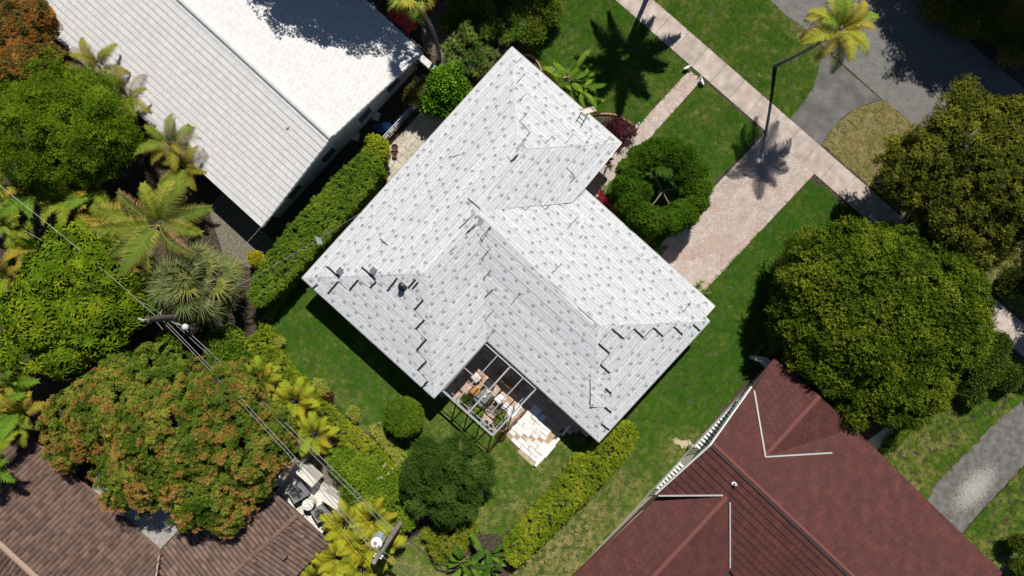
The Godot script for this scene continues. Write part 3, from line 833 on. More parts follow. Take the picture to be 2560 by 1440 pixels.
# ------------------------------------------------------------------ the red-roofed house
func build_red_house() -> void:
	var t := thing("red_house", "house with cross gables under a dark red tiled roof", "house")
	var e := 2.8
	var P1 := P(1937, 897, e); var P2 := P(1437, 1437, e); var NE := P(2502, 1432, e)
	var M1 := P(1777, 1115, 5.0)
	var v := (NE - P1); v.y = 0; v = v.normalized()
	var u := (P2 - P1); u.y = 0; u = u.normalized()
	var MF := M1 + v * 18.0
	var ne := Plane(M1, MF, P1)
	var slope := (5.0 - e) / absf((M1 - P1).dot(Vector3(-v.z, 0, v.x)))
	var sw := Plane(M1, MF, M1 + Vector3(-v.z, 0, v.x) + Vector3.DOWN * slope)
	var V1 := ray(1881, 968, ne); var VA := ray(1912, 1141, ne); var V2 := P(2150, 1090, e)
	var RA := P(2049, 991, VA.y); var RC := P(2133, 1070, e)
	var B1 := ray(1640, 1238, sw); var BA := ray(1822, 1238, sw); var BV := ray(1824, 1425, sw)
	var BF := BA + u * 9.0
	var NEr := NE - v * 0.0
	var MR := M1 + v * ((NE - P1).dot(v) + 0.0)
	MR.y = 5.0
	var L1 := P1 + u * 0.3
	var faces3 := [
		[frame_of(RC, v, M1), [M1, V1, VA, ray(2131, 1070, ne), NEr, MR]],
		[frame_of(B1, v, M1), [M1, MR, MR + (BV - BA) * 3.0 + v * 2.0, BV, BA, B1]],
		[frame_of(P1, u, RA), [P1, V1, VA, RA]],
		[frame_of(RC, u, RA), [RC, RA, VA, V2]],
		[frame_of(P2, u, BA), [B1, BA, BF, P2 + u * 4.5, P2]],
		[frame_of(BV, u, BA), [BA, BV, BV + u * 6.0 + v * 0.0, BF]]]
	var faces := []
	for q in faces3: faces.append([q[0], local_poly(q[0], q[1])])
	tile_roof(t, faces, 0.43, 0.34, 0.06, M.red_tile, "roof_tile", 0.16, func(s: Vector2): return (s - Vector2(1850, 1180)).length(), 0.022, 0.012)
	var dk := MB.new()
	for q in faces3: deck(dk, q[0], q[1], 0.02)
	obj("roof_deck", dk.mesh(), M.bitumen, t)
	ridge_caps(t, RA + Vector3.UP * 0.02, VA + Vector3.UP * 0.02, M.red_ridge, "ridge_tile", 0.13, 0.4)
	ridge_caps(t, BF + Vector3.UP * 0.02, BA + Vector3.UP * 0.02, M.red_ridge, "ridge_tile", 0.13, 0.4)
	var rg := MB.new()
	rg.bar(M1 + Vector3.UP * 0.05, MR + Vector3.UP * 0.05, 0.10, 0.06)
	obj("ridge_joint", rg.mesh(), M.dark_trim, t)
	ridge_caps(t, M1 + Vector3(0.12, 0.0, -0.13), MR + Vector3(0.12, 0.0, -0.13), M.red_ridge, "ridge_tile", 0.10, 0.4)
	for q in [[ray(1884, 976, ne), VA], [VA, ray(2078, 1131, ne)], [ray(1645, 1238, sw), ray(1806, 1237, sw)], [ray(1823.5, 1255, sw), ray(1824, 1418, sw)]]:
		var mb := MB.new()
		mb.bar(q[0] + Vector3.UP * 0.11, q[1] + Vector3.UP * 0.11, 0.08, 0.06)
		obj("valley_flashing", mb.mesh(), M.trim, t)
	var fs := MB.new()
	var out := u.cross(Vector3.UP).normalized()
	if out.dot(v) > 0: out = -out
	skirt(fs, [V1 + out * 0.05, M1 + out * 0.05, B1 + out * 0.05], -0.03, 0.2)
	obj("rake_board", fs.mesh(), M.white_paint, t)
	fs = MB.new()
	skirt(fs, [V1, P1, RA, RC, NE, MR], 0.02, 0.18)
	skirt(fs, [B1, P2, P2 + u * 4.5], 0.02, 0.18)
	obj("eave_board", fs.mesh(), M.red_tile, t)
	# the long wall and its gable
	var wl := MB.new()
	var w0 := P1 + v * 0.85 + u * 0.5; var w1 := P2 + v * 0.85 + u * 3.0
	w0.y = 0; w1.y = 0
	wl.quad(w0, w1, w1 + Vector3.UP * 2.75, w0 + Vector3.UP * 2.75, -v)
	var pk := M1 + v * 0.85; pk.y = 4.75
	var q0 := Vector3(V1.x, 2.75, V1.z) + v * 0.85; var q1 := Vector3(B1.x, 2.75, B1.z) + v * 0.85
	wl.tri(q0, q1, pk, -v)
	var w2 := NE - v * 0.5 + u * 0.5; w2.y = 0
	wl.quad(w0, w2, w2 + Vector3.UP * 2.75, w0 + Vector3.UP * 2.75, -u)
	wl.quad(w2, w2 + u * 14.0, w2 + u * 14.0 + Vector3.UP * 2.75, w2 + Vector3.UP * 2.75, v)
	for q in [[V1, VA, 2], [B1, BA, 4]]:       # cheeks between the main slope and the lower gables
		var fq: Transform3D = faces3[q[2]][0]
		var low: Vector3 = fq.affine_inverse() * q[0]
		low.y = 0.0
		wl.tri(q[0], fq * low, q[1], -v)
	obj("wall", wl.mesh(), M.wall_cream, t)
	# slatted awnings over the windows
	for q in [[1835, 1022], [1778, 1092], [1678, 1195]]:
		var c := P(q[0], q[1], 2.05)
		var s0 := w0 + u * (c - w0).dot(u) + Vector3.UP * 1.95
		var aw := Node3D.new(); aw.name = "awning"; t.add_child(aw, true)
		for k in 9:
			var mb := MB.new()
			var p := s0 + u * (k - 4) * 0.24
			mb.bar(p - v * 0.02 + Vector3.UP * 0.12, p - v * 0.46 - Vector3.UP * 0.22, 0.13, 0.02)
			obj("slat", mb.mesh(), M.white_paint, aw)
		var rl := MB.new()
		rl.bar(s0 - u * 1.1 - v * 0.03 + Vector3.UP * 0.1, s0 + u * 1.1 - v * 0.03 + Vector3.UP * 0.1, 0.03, 0.05)
		rl.bar(s0 - u * 1.1 - v * 0.44 - Vector3.UP * 0.23, s0 + u * 1.1 - v * 0.44 - Vector3.UP * 0.23, 0.03, 0.03)
		obj("rail", rl.mesh(), M.white_paint, aw)
		var wn := MB.new()
		wn.box(Transform3D(Basis(u, Vector3.UP, v), s0 + Vector3.DOWN * 0.55), Vector3(2.0, 1.1, 0.06))
		obj("window", wn.mesh(), M.glass, t)
	var vp := MB.new()
	vp.lathe(ray(1836, 1208, sw), [Vector2(0.16, 0.02), Vector2(0.07, 0.06), Vector2(0.07, 0.32), Vector2(0.045, 0.32), Vector2(0.045, 0.2), Vector2(0, 0.2)], 12)
	obj("vent_pipe", vp.mesh(), M.white_paint, t)
	var sk := MB.new()
	sk.prism(flat([[1795, 1445], [1824, 1418], [1852, 1445], [1880, 1480], [1800, 1500]], 3.3), 3.1, 3.3)
	obj("flat_roof", sk.mesh(), M.dark_trim, t)
	# white garden wall by the corner, and a little tap post with its sandy puddle
	var gw := MB.new()
	for q in [[[1873, 888], [1892, 890]], [[1892, 890], [1925, 925]]]:
		gw.bar(G(q[0][0], q[0][1] + 4, 0.75), G(q[1][0], q[1][1] + 4, 0.75), 0.22, 1.5)
	gw.bar(G(1868, 890, 1.52), G(1893, 893, 1.52), 0.3, 0.06)
	gw.bar(G(1892, 892, 1.53), G(1928, 929, 1.53), 0.3, 0.06)
	one("garden_wall", gw, M.wall_white, "weathered white wing wall at the corner of the red-roofed house", "wall")
	var sd := MB.new()
	sd.prism(flat([[1680, 1098], [1692, 1094], [1705, 1102], [1722, 1098], [1730, 1108], [1718, 1120], [1705, 1122], [1700, 1112], [1688, 1110]]), -0.01, 0.012)
	struct("sand_patch", sd, M.sand)
	var tp := thing("garden_tap", "small white pipe with a tap standing on sandy ground by the cream wall", "tap", G(1722, 1108))
	var pp := MB.new()
	pp.tube([Vector3(0, -0.05, 0), Vector3(0, 0.6, 0), Vector3(0.05, 0.68, -0.05), Vector3(0.3, 0.68, 0.15)], [0.03, 0.03, 0.03, 0.03])
	obj("pipe", pp.mesh(), M.white_paint, tp)
	var hd := MB.new()
	hd.bar(Vector3(-0.02, 0.72, -0.1), Vector3(-0.02, 0.72, 0.1), 0.03, 0.03)
	obj("handle", hd.mesh(), M.dull_steel, tp)

# ------------------------------------------------------------------ the brown-tiled house
func build_brown_house() -> void:
	var t := thing("brown_house", "house under brown curved roof tiles shaded by the mango tree", "house")
	var e := 2.7
	var E0 := P(-60, 976, e); var E1 := P(400, 1379, e)
	var p1 := plane_up(E0, E1, 0.30, P(0, 1440))
	var ra := ray(-60, 1303, p1); var rb := ray(150, 1497, p1); var vb := ray(392, 1440, p1)
	var R0 := P(744, 1287, 3.5); var RE := P(500, 1508, 3.5)
	var F3a := P(822, 1355, 2.7); var F3b := P(610, 1570, 2.7)
	var F2a := P(605, 1165, 2.45)
	var E1b := P(400, 1379, 2.45)
	var faces3 := [
		[frame_of(E0, E1 - E0, ra), [E0, E1, vb, ray(392, 1500, p1), rb, ra]],
		[frame_of(E1b, F2a - E1b, R0), [E1b, F2a, R0, RE, vb]],
		[frame_of(F3a, F3b - F3a, R0), [F3a, F3b, RE, R0]]]
	var back := P(-60, 1500, 2.9)
	faces3.append([frame_of(back, rb - ra, ra), [ra, rb, P(60, 1600, 2.9), P(-160, 1400, 2.9)]])
	# curved tiles: the 300 best seen are parts
	var W := 0.275; var C := 0.40
	var shared := []
	for k in 5:
		var mb := MB.new()
		var g := 1.0 - 0.10 * k
		mb.col = Color(g, g, g)
		barrel(mb, Transform3D(), W, C)
		shared.append(mb.mesh())
	var all := []
	for q in faces3:
		var f: Transform3D = q[0]
		var poly := local_poly(f, q[1])
		var lo := Vector2(1e9, 1e9); var hi := -lo
		for p in poly:
			lo = lo.min(p); hi = hi.max(p)
		var z := lo.y
		while z < hi.y:
			var x := lo.x
			while x < hi.x:
				if Geometry2D.is_point_in_polygon(Vector2(x + W * 0.5, z + C * 0.5), poly):
					var s := on_frame(f * Vector3(x, 0, z))
					if s.x > -50 and s.x < 2600 and s.y < 1490 and s.y > 0:
						all.append([f, x, z, s])
				x += W
			z += C
	all.sort_custom(func(a, b): return (a[3] - Vector2(430, 1400)).length() < (b[3] - Vector2(430, 1400)).length())
	var rest := MB.new()
	for i in all.size():
		var q = all[i]
		var tr := Transform3D(q[0].basis, q[0] * Vector3(q[1], 0.0, q[2]))
		var k := rng.randi_range(0, 4)
		if i < 300:
			var o := obj("roof_tile", shared[k], M.brown_tile, t)
			o.transform = tr
		else:
			var g := 1.0 - 0.10 * k
			rest.col = Color(g, g, g)
			barrel(rest, tr, W, C)
	var o := obj("roof_tile_field", rest.mesh(), M.brown_tile, t)
	o.set_meta("kind", "stuff")
	ridge_caps(t, ra + Vector3.UP * 0.05, rb + Vector3.UP * 0.05, M.mortar, "ridge_tile", 0.16, 0.4)
	ridge_caps(t, R0 + Vector3.UP * 0.06, RE + Vector3.UP * 0.06, M.brown_tile, "ridge_tile", 0.15, 0.4)
	var dk := MB.new()
	for q in faces3: deck(dk, q[0], q[1], 0.02)
	obj("roof_deck", dk.mesh(), M.dark_trim, t)
	var fs := MB.new()
	skirt(fs, [E0, E1], 0.0, 0.2); skirt(fs, [E1b, F2a, R0, F3a, F3b], 0.0, 0.2)
	obj("fascia", fs.mesh(), mat(Color(0.2, 0.14, 0.11)), t)
	var vf := MB.new()
	vf.bar(E1 + Vector3.UP * 0.06, vb + Vector3.UP * 0.09, 0.10, 0.03)
	obj("valley_flashing", vf.mesh(), M.mortar, t)
	# flat grey roof in the angle of the two wings
	var fr := MB.new()
	fr.prism(flat([[398, 1376], [230, 1228], [250, 1150], [420, 1040], [600, 1165]], 2.4), 2.25, 2.4)
	obj("flat_roof", fr.mesh(), M.grey_concrete, t)
	var wl := MB.new()
	walls_of(wl, [P(330, 1500), P(430, 1400), P(600, 1190), P(715, 1290), P(770, 1345), P(560, 1560)], 2.3)
	walls_of(wl, [P(-60, 1010), P(380, 1390), P(300, 1480), P(-60, 1180)], 2.25)
	obj("wall", wl.mesh(), M.wall_cream, t)
	var ch := MB.new()
	var cp := P(711, 1388, 3.25)
	ch.box(Transform3D(Basis(UX, Vector3.UP, VX), cp), Vector3(0.3, 0.5, 0.3))
	obj("roof_vent", ch.mesh(), M.brown_tile, t)
	for q in [[757, 1340], [713, 1315]]:
		var vp := MB.new()
		vp.lathe(P(q[0], q[1], 3.2), [Vector2(0.1, -0.2), Vector2(0.07, 0.1), Vector2(0.05, 0.1), Vector2(0.05, 0.02), Vector2(0, 0.02)], 10)
		obj("vent_pipe", vp.mesh(), M.mortar, t)
	# plant yard with white slab and walls
	var yd := thing("equipment_yard", "white concrete slab with low white walls for the air conditioners", "slab")
	var sb := MB.new()
	sb.prism(flat([[735, 1152], [868, 1268], [805, 1334], [690, 1228]], 0.6), 0.0, 0.6)
	obj("slab", sb.mesh(), M.white_slab, yd)
	for q in [[[752, 1165], [795, 1203], 0.55], [[812, 1230], [868, 1268], 0.55], [[868, 1268], [838, 1300], 0.4], [[735, 1155], [700, 1205], 0.4]]:
		var mb := MB.new()
		mb.bar(P(q[0][0], q[0][1], 1.2), P(q[1][0], q[1][1], 1.2), q[2], 1.3)
		obj("wall", mb.mesh(), M.white_slab, yd)

func barrel(mb: MB, t: Transform3D, w: float, c: float) -> void:
	var prev := Vector2.ZERO
	var n := 6
	for k in n + 1:
		var s := float(k) / n
		var p := Vector2(s * w, 0.02 + 0.075 * maxf(0.0, sin(s * TAU * 0.5 * 1.25)) - (0.03 * sin((s - 0.8) / 0.2 * PI) if s > 0.8 else 0.0))
		if k > 0:
			var a := t * Vector3(prev.x, prev.y + 0.035, 0); var b := t * Vector3(p.x, p.y + 0.035, 0)
			mb.quad(a, b, t * Vector3(p.x, p.y, c + 0.04), t * Vector3(prev.x, prev.y, c + 0.04), t.basis.y)
			mb.quad(a, b, t * Vector3(p.x, p.y - 0.02, 0), t * Vector3(prev.x, prev.y - 0.02, 0), -t.basis.z)
		prev = p

# ------------------------------------------------------------------ plants: leaf clumps and how they are spread
func leaf(mb: MB, base: Vector3, d: Vector3, nrm: Vector3, L: float, W: float, fold := 0.25) -> void:
	var s := d.cross(nrm).normalized() * W * 0.5
	var up := s.cross(d).normalized()
	if up.dot(nrm) < 0: up = -up
	var mid := base + d * L * 0.45
	var l := mid + s + up * W * fold; var r := mid - s + up * W * fold
	var tip := base + d * L - up * L * 0.12
	mb.tri(base, l, tip, up); mb.tri(base, tip, r, up)

func rdir() -> Vector3:
	var z := R(-1, 1); var a := R(0, TAU); var q := sqrt(1 - z * z)
	return Vector3(q * cos(a), z, q * sin(a))

func clump(n: int, rad: float, L: float, W: float, up := 0.6, vary := 0.25) -> ArrayMesh:
	var mb := MB.new()
	for i in n:
		var d := (rdir() + Vector3.UP * up).normalized()
		var p := Vector3(R(-1, 1), R(-0.6, 0.6), R(-1, 1)) * rad
		var g := R(1.0 - vary, 1.0 + vary)
		mb.col = Color(g * R(0.92, 1.1), g, g * R(0.8, 1.1))
		leaf(mb, p, (d + p.normalized() * 0.6).normalized(), (Vector3.UP + rdir() * 0.6).normalized(), L * R(0.7, 1.25), W * R(0.8, 1.2))
	return mb.mesh()

func rosette(n: int, L: float, W: float, lift: float, droop: float, tiers := 1) -> ArrayMesh:
	var mb := MB.new()
	for t in tiers:
		for i in n:
			var a := TAU * (i + R(-0.3, 0.3) + t * 0.5) / n
			var el := lift + R(-0.2, 0.2) + t * 0.5
			var d := Vector3(cos(a) * cos(el), sin(el), sin(a) * cos(el))
			var g := R(0.8, 1.2)
			mb.col = Color(g, g, g * 0.95)
			var l := L * R(0.75, 1.15)
			var p := d * l * 0.55
			leaf(mb, Vector3.ZERO, d, Vector3.UP, l * 0.62, W, 0.2)
			leaf(mb, p * 0.85, (d + Vector3.DOWN * droop).normalized(), (Vector3.UP + d * 0.5).normalized(), l * 0.55, W * 0.9, 0.2)
	return mb.mesh()

func strips(n: int, L: float, W: float) -> ArrayMesh:
	var mb := MB.new()
	for i in n:
		var a := R(0, TAU); var el := R(0.1, 1.3)
		var d := Vector3(cos(a) * cos(el), sin(el), sin(a) * cos(el))
		var s := Vector3(-sin(a), 0, cos(a)) * W * 0.5
		var g := R(0.7, 1.25)
		mb.col = Color(g, g, g)
		var l := L * R(0.7, 1.1)
		var m := d * l * 0.6; var t := m + (d + Vector3.DOWN * 0.7).normalized() * l * 0.45
		mb.quad(s * 0.6, -s * 0.6, m - s, m + s); mb.tri(m + s, m - s, t)
	return mb.mesh()

func spray(twigs: int, L: float) -> ArrayMesh:       # short leafy twigs
	var mb := MB.new()
	for t in twigs:
		var d := (rdir() + Vector3.UP * 0.9).normalized()
		var o := Vector3(R(-1, 1), R(-0.5, 0.3), R(-1, 1)) * L * 0.35
		var side := d.cross(rdir()).normalized()
		var g := R(0.75, 1.25)
		for k in 11:
			var s := (k + 1) / 11.0
			var p := o + d * L * s + side * sin(s * 2.5) * 0.05
			mb.col = Color(g * 0.96, g * 0.96, g)
			leaf(mb, p, (d * 0.6 + side.rotated(d, k * 2.4) * 0.8).normalized(), (d + Vector3.UP).normalized(), L * 0.32, L * 0.17)
	return mb.mesh()

func sward(n: int, size: float, L: float) -> ArrayMesh:
	var mb := MB.new()
	for i in n:
		var p := Vector3(R(-size, size), 0, R(-size, size))
		var a := R(0, TAU)
		var d := Vector3(cos(a) * R(0.3, 0.9), 1, sin(a) * R(0.3, 0.9)).normalized()
		var s := Vector3(-sin(a), 0, cos(a)) * R(0.007, 0.013)
		var g := R(0.55, 1.4)
		mb.col = Color(g * R(0.85, 1.2), g, g)
		var l := L * R(0.6, 1.3)
		var m := p + d * l * 0.6
		mb.quad(p + s, p - s, m - s, m + s, d.cross(s).abs())
		mb.tri(m + s, m - s, m + (d + Vector3(cos(a), -0.6, sin(a)) * 0.7).normalized() * l * 0.6, Vector3.UP)
	return mb.mesh()

func make_plants() -> void:
	K.small = clump(34, 0.20, 0.115, 0.06)
	K.medium = clump(24, 0.24, 0.17, 0.085)
	K.fine = clump(44, 0.21, 0.075, 0.04)
	K.broad = clump(14, 0.22, 0.20, 0.13, 0.8)
	K.mango = rosette(11, 0.30, 0.075, 0.35, 0.5, 2)
	K.schef = rosette(10, 0.46, 0.12, 0.15, 0.8, 1)
	K.hedge = clump(46, 0.17, 0.062, 0.042)
	K.blossom = clump(60, 0.13, 0.055, 0.03, 1.4, 0.2)
	K.spike = strips(34, 0.48, 0.032)
	K.sward = sward(46, 0.13, 0.055)
	K.long_sward = sward(40, 0.13, 0.10)
	K.spray = spray(5, 0.34)
	K.tuft = spray(4, 0.2)

func put(buf: PackedFloat32Array, t: Transform3D, c: Color) -> void:
	var b := t.basis
	buf.append_array([b.x.x, b.y.x, b.z.x, t.origin.x, b.x.y, b.y.y, b.z.y, t.origin.y, b.x.z, b.y.z, b.z.z, t.origin.z, c.r, c.g, c.b, 1.0])

func many(called: String, m: Mesh, mt: Material, buf: PackedFloat32Array, parent: Node) -> MultiMeshInstance3D:
	var mm := MultiMesh.new()
	mm.transform_format = MultiMesh.TRANSFORM_3D
	mm.use_colors = true
	mm.mesh = m
	mm.instance_count = buf.size() / 16
	mm.buffer = buf
	var o := MultiMeshInstance3D.new()
	o.name = called
	o.multimesh = mm
	o.material_override = mt
	parent.add_child(o, true)
	o.set_meta("kind", "stuff")
	return o

func aim(dir: Vector3, s: float) -> Basis:
	var y := dir.normalized()
	var x := y.cross(Vector3(R(-1, 1), R(-1, 1), R(-1, 1))).normalized()
	return Basis(x, y, x.cross(y)).scaled(Vector3.ONE * s)

func shade_of(pal: Array, p: Vector3, jit := 0.2) -> Color:     # pigment: patches of leaf colour with a random part
	var t := clampf(0.5 + noise.get_noise_3dv(p * 2.0) * 0.9 + R(-0.35, 0.35), 0, 0.999) * (pal.size() - 1)
	var c: Color = pal[int(t)].lerp(pal[int(t) + 1], t - int(t))
	return c * R(1.0 - jit, 1.0 + jit)

# spreads clumps through the outer part of the lobes [px, py, height, r px, r up]
func crown_buf(lobes: Array, n: int, pal: Array, scale := 1.0, holes := -0.35, inner := 0.62, rough := 0.18) -> PackedFloat32Array:
	var buf := PackedFloat32Array()
	var cs := []; var rs := []; var wt := []; var sum := 0.0
	for l in lobes:
		cs.append(P(l[0], l[1], l[2]))
		var r: float = l[3] / PPM * (CH - l[2]) / CH
		rs.append(Vector3(r, l[4] if l.size() > 4 else r * 0.7, r))
		sum += r * r; wt.append(sum)
	var made := 0
	var tries := 0
	while made < n and tries < n * 6:
		tries += 1
		var pick := R(0, sum)
		var i := 0
		while wt[i] < pick: i += 1
		var d := rdir()
		if d.y < -0.35: d.y = -d.y
		var c: Vector3 = cs[i]; var rr: Vector3 = rs[i]
		var k := lerpf(inner, 1.0, pow(rng.randf(), 0.5)) * (1.0 + rough * noise.get_noise_3dv(c * 3.0 + d * 4.5))
		var p := c + d * rr * k
		if p.y < 0.1: continue
		var deep := false
		for j in cs.size():
			if j != i and ((p - cs[j]) / rs[j]).length() < inner * 0.9:
				deep = true; break
		if deep: continue
		if noise.get_noise_3dv(p * 3.2 + Vector3(40, 0, 0)) < holes: continue
		put(buf, Transform3D(aim(d + rdir() * 0.55 + Vector3.UP * 0.4, scale * R(0.75, 1.3)), p), shade_of(pal, p))
		made += 1
	return buf

func wood(t: Node3D, base: Vector3, lobes: Array, r: float, mt: Material) -> void:      # trunk and limbs that reach into the lobes
	var fork := base + Vector3(R(-0.1, 0.1), 0, R(-0.1, 0.1))
	var hmin := 1e9
	for l in lobes: hmin = minf(hmin, l[2])
	fork.y = base.y + maxf(0.35, hmin * 0.45)
	var tr := MB.new()
	tr.tube([base + Vector3.DOWN * 0.1, base + Vector3.UP * 0.2, fork], [r * 1.35, r * 1.05, r * 0.85], 9)
	obj("trunk", tr.mesh(), mt, t)
	for l in lobes:
		var c := P(l[0], l[1], l[2])
		var mb := MB.new()
		var m := fork.lerp(c, 0.5) + Vector3(R(-0.25, 0.25), R(0, 0.3), R(-0.25, 0.25))
		mb.tube([fork + Vector3.DOWN * 0.1, m, c], [r * 0.6, r * 0.4, r * 0.16], 6)
		for k in 3:
			var e: Vector3 = c + rdir() * l[3] / PPM * 0.6
			e.y = maxf(e.y, 0.3)
			mb.tube([m.lerp(c, 0.6), e], [r * 0.22, r * 0.07], 5)
		obj("limb", mb.mesh(), mt, t)

func tree(called: String, label: String, at: Array, lobes: Array, n: int, pal: Array, kind: String, opt := {}) -> Node3D:
	var base := G(at[0], at[1])
	var t := thing(called, label, opt.get("category", "tree"), Vector3.ZERO, 0.0, opt.get("group", ""))
	var limbs := lobes
	if opt.has("limbs"): limbs = lobes.filter(func(l): return lobes.find(l) in opt.limbs)
	wood(t, base, limbs, opt.get("r", 0.2), opt.get("bark", M.bark))
	many("crown", K[kind], opt.get("leaf", M.leaf), crown_buf(lobes, n, pal, opt.get("scale", 1.0), opt.get("holes", -0.35), opt.get("inner", 0.62), opt.get("rough", 0.18)), t)
	return t

# ------------------------------------------------------------------ lawns
func lawn(called: String, pts: Array, dry: Callable, base: Material, per_m2: float, long := false) -> void:
	var poly := flat(pts)
	var mb := MB.new()
	mb.prism(poly, -0.03, 0.004)
	var root := struct(called, mb, base)
	var lo := Vector2(1e9, 1e9); var hi := -lo
	for p in poly:
		lo = lo.min(p); hi = hi.max(p)
	lo = lo.max(Vector2(-33, -19)); hi = hi.min(Vector2(33, 19))
	var n := int((hi.x - lo.x) * (hi.y - lo.y) * per_m2)
	var buf := PackedFloat32Array()
	var G1 := Color(0.054, 0.160, 0.013); var G2 := Color(0.112, 0.198, 0.020); var G3 := Color(0.33, 0.30, 0.105); var G4 := Color(0.46, 0.37, 0.18)
	for i in n:
		var p := Vector2(R(lo.x, hi.x), R(lo.y, hi.y))
		if not Geometry2D.is_point_in_polygon(p, poly): continue
		var skip := false
		for q in keep_off:
			if Geometry2D.is_point_in_polygon(p, q): skip = true; break
		if skip: continue
		var a := noise.get_noise_2d(p.x * 2.0, p.y * 2.0); var b := noise.get_noise_2d(p.x * 9.0 + 50, p.y * 9.0)
		var d: float = dry.call(Vector2(p.x * PPM + 1280, p.y * PPM + 720)) + a * 0.38 + b * 0.34 + R(-0.24, 0.26)
		if d > 0.55 and R(0.55, 1.5) < d: continue        # bare spots where it has dried out
		var c: Color
		if d < 0.35: c = G1.lerp(G2, clampf(d / 0.35, 0, 1))
		elif d < 0.8: c = G2.lerp(G3, (d - 0.35) / 0.45)
		else: c = G3.lerp(G4, clampf((d - 0.8) / 0.4, 0, 1))
		put(buf, Transform3D(Basis(Vector3.UP, R(0, TAU)).scaled(Vector3(1, R(0.7, 1.3), 1)), Vector3(p.x, 0.004, p.y)), c * R(0.82, 1.18))
	var o := many("grass", K.long_sward if long else K.sward, M.grass, buf, root)
	o.set_meta("kind", "stuff")

var keep_off: Array = []

func build_lawns() -> void:
	for q in [[[1722, 175], [1755, 199], [1492, 494], [1459, 464]], [[1902, 333], [2023, 441], [1763, 722], [1642, 614]], [[2580, 975], [2495, 1048], [2352, 1196], [2300, 1265], [2390, 1350], [2600, 1120]], [[2290, 1012], [2240, 1048], [2130, 1128], [2165, 1150], [2300, 1030]], [[1680, 1098], [1692, 1094], [1730, 1102], [1718, 1120], [1700, 1118]], [[1300, 130], [1325, 138], [1350, 160], [1362, 186], [1310, 165]], [[1490, 290], [1530, 288], [1592, 325], [1560, 360], [1500, 310]]]:
		keep_off.append(flat(q))
	lawn("front_lawn", [[1385, -30], [1505, -30], [1538, 0], [1720, 165], [1900, 328], [1785, 460], [1650, 640], [1470, 470], [1290, 150], [1300, 130], [1345, 85]], func(s: Vector2): return 0.12 + 0.25 * clampf(1.0 - (s - Vector2(1700, 230)).length() / 160.0, 0, 1), M.lawn, 42.0)
	lawn("verge_lawn", [[1600, -40], [1640, 5], [1975, 296], [1996, 270], [2018, 243], [2034, 212], [2044, 178], [2052, 140], [2055, 115], [2005, 70], [1960, 37], [1885, -40]], func(s: Vector2): return 0.24 + 0.4 * clampf(1.0 - absf(s.x - s.y * 0.8 - 1935) / 40.0, 0, 1), M.lawn, 42.0)
	lawn("dry_verge", [[2056, 362], [2085, 315], [2140, 271], [2205, 250], [2300, 325], [2420, 430], [2620, 610], [2620, 850], [2470, 722], [2250, 530]], func(s: Vector2): return 1.0 - 0.3 * clampf((s.x - 2250) / 300.0, 0, 1), M.dry_lawn, 42.0, true)
	lawn("side_lawn", [[2020, 452], [2060, 470], [2260, 640], [2260, 700], [2060, 930], [1900, 920], [1870, 900], [1880, 935], [1740, 1100], [1625, 1237], [1432, 1442], [1260, 1470], [1290, 1400], [1560, 1120], [1500, 1115], [1740, 830], [1690, 760], [1760, 724]], func(s: Vector2): return 0.02 + clampf((s.y - s.x * 0.55 - 60.0) / 500.0, 0, 1) * 0.85 + 0.5 * clampf(1.0 - (s - Vector2(1700, 1110)).length() / 60.0, 0, 1), M.lawn, 42.0)
	lawn("back_lawn", [[765, 705], [715, 745], [690, 775], [677, 810], [690, 850], [720, 900], [780, 962], [830, 1000], [890, 1055], [960, 1105], [1010, 1180], [1060, 1260], [1200, 1330], [1255, 1338], [1330, 1262], [1440, 1140], [1500, 1110], [1400, 1080], [1340, 1166], [1262, 1092], [1205, 1060], [1150, 1020], [1110, 980], [1060, 960]], func(s: Vector2): return 0.06 + 0.22 * clampf((s.x - 1050) / 150.0, 0, 1) + 0.16 * clampf((s.y - 700) / 300.0, 0, 1), M.lawn, 42.0)
	lawn("neighbour_lawn", [[2165, 1150], [2300, 1030], [2330, 990], [2460, 850], [2480, 835], [2600, 940], [2600, 1470], [2500, 1470], [2150, 1100]], func(s: Vector2): return 0.36 + 0.2 * clampf((2420 - s.x) / 200.0, 0, 1), M.dry_lawn, 42.0, true)
	lawn("corner_lawn", [[930, 1450], [1010, 1360], [1060, 1330], [1120, 1420], [1180, 1470], [930, 1470]], func(_s): return 0.42, M.dry_lawn, 42.0)

# ------------------------------------------------------------------ trees
func ring_of(cx: float, cy: float, h: float, rad: float, n: int, r: float, up: float, a0 := 0.0, a1 := TAU) -> Array:
	var o := []
	for k in n:
		var a := a0 + (a1 - a0) * k / n
		o.append([cx + cos(a) * rad, cy + sin(a) * rad, h, r, up])
	return o

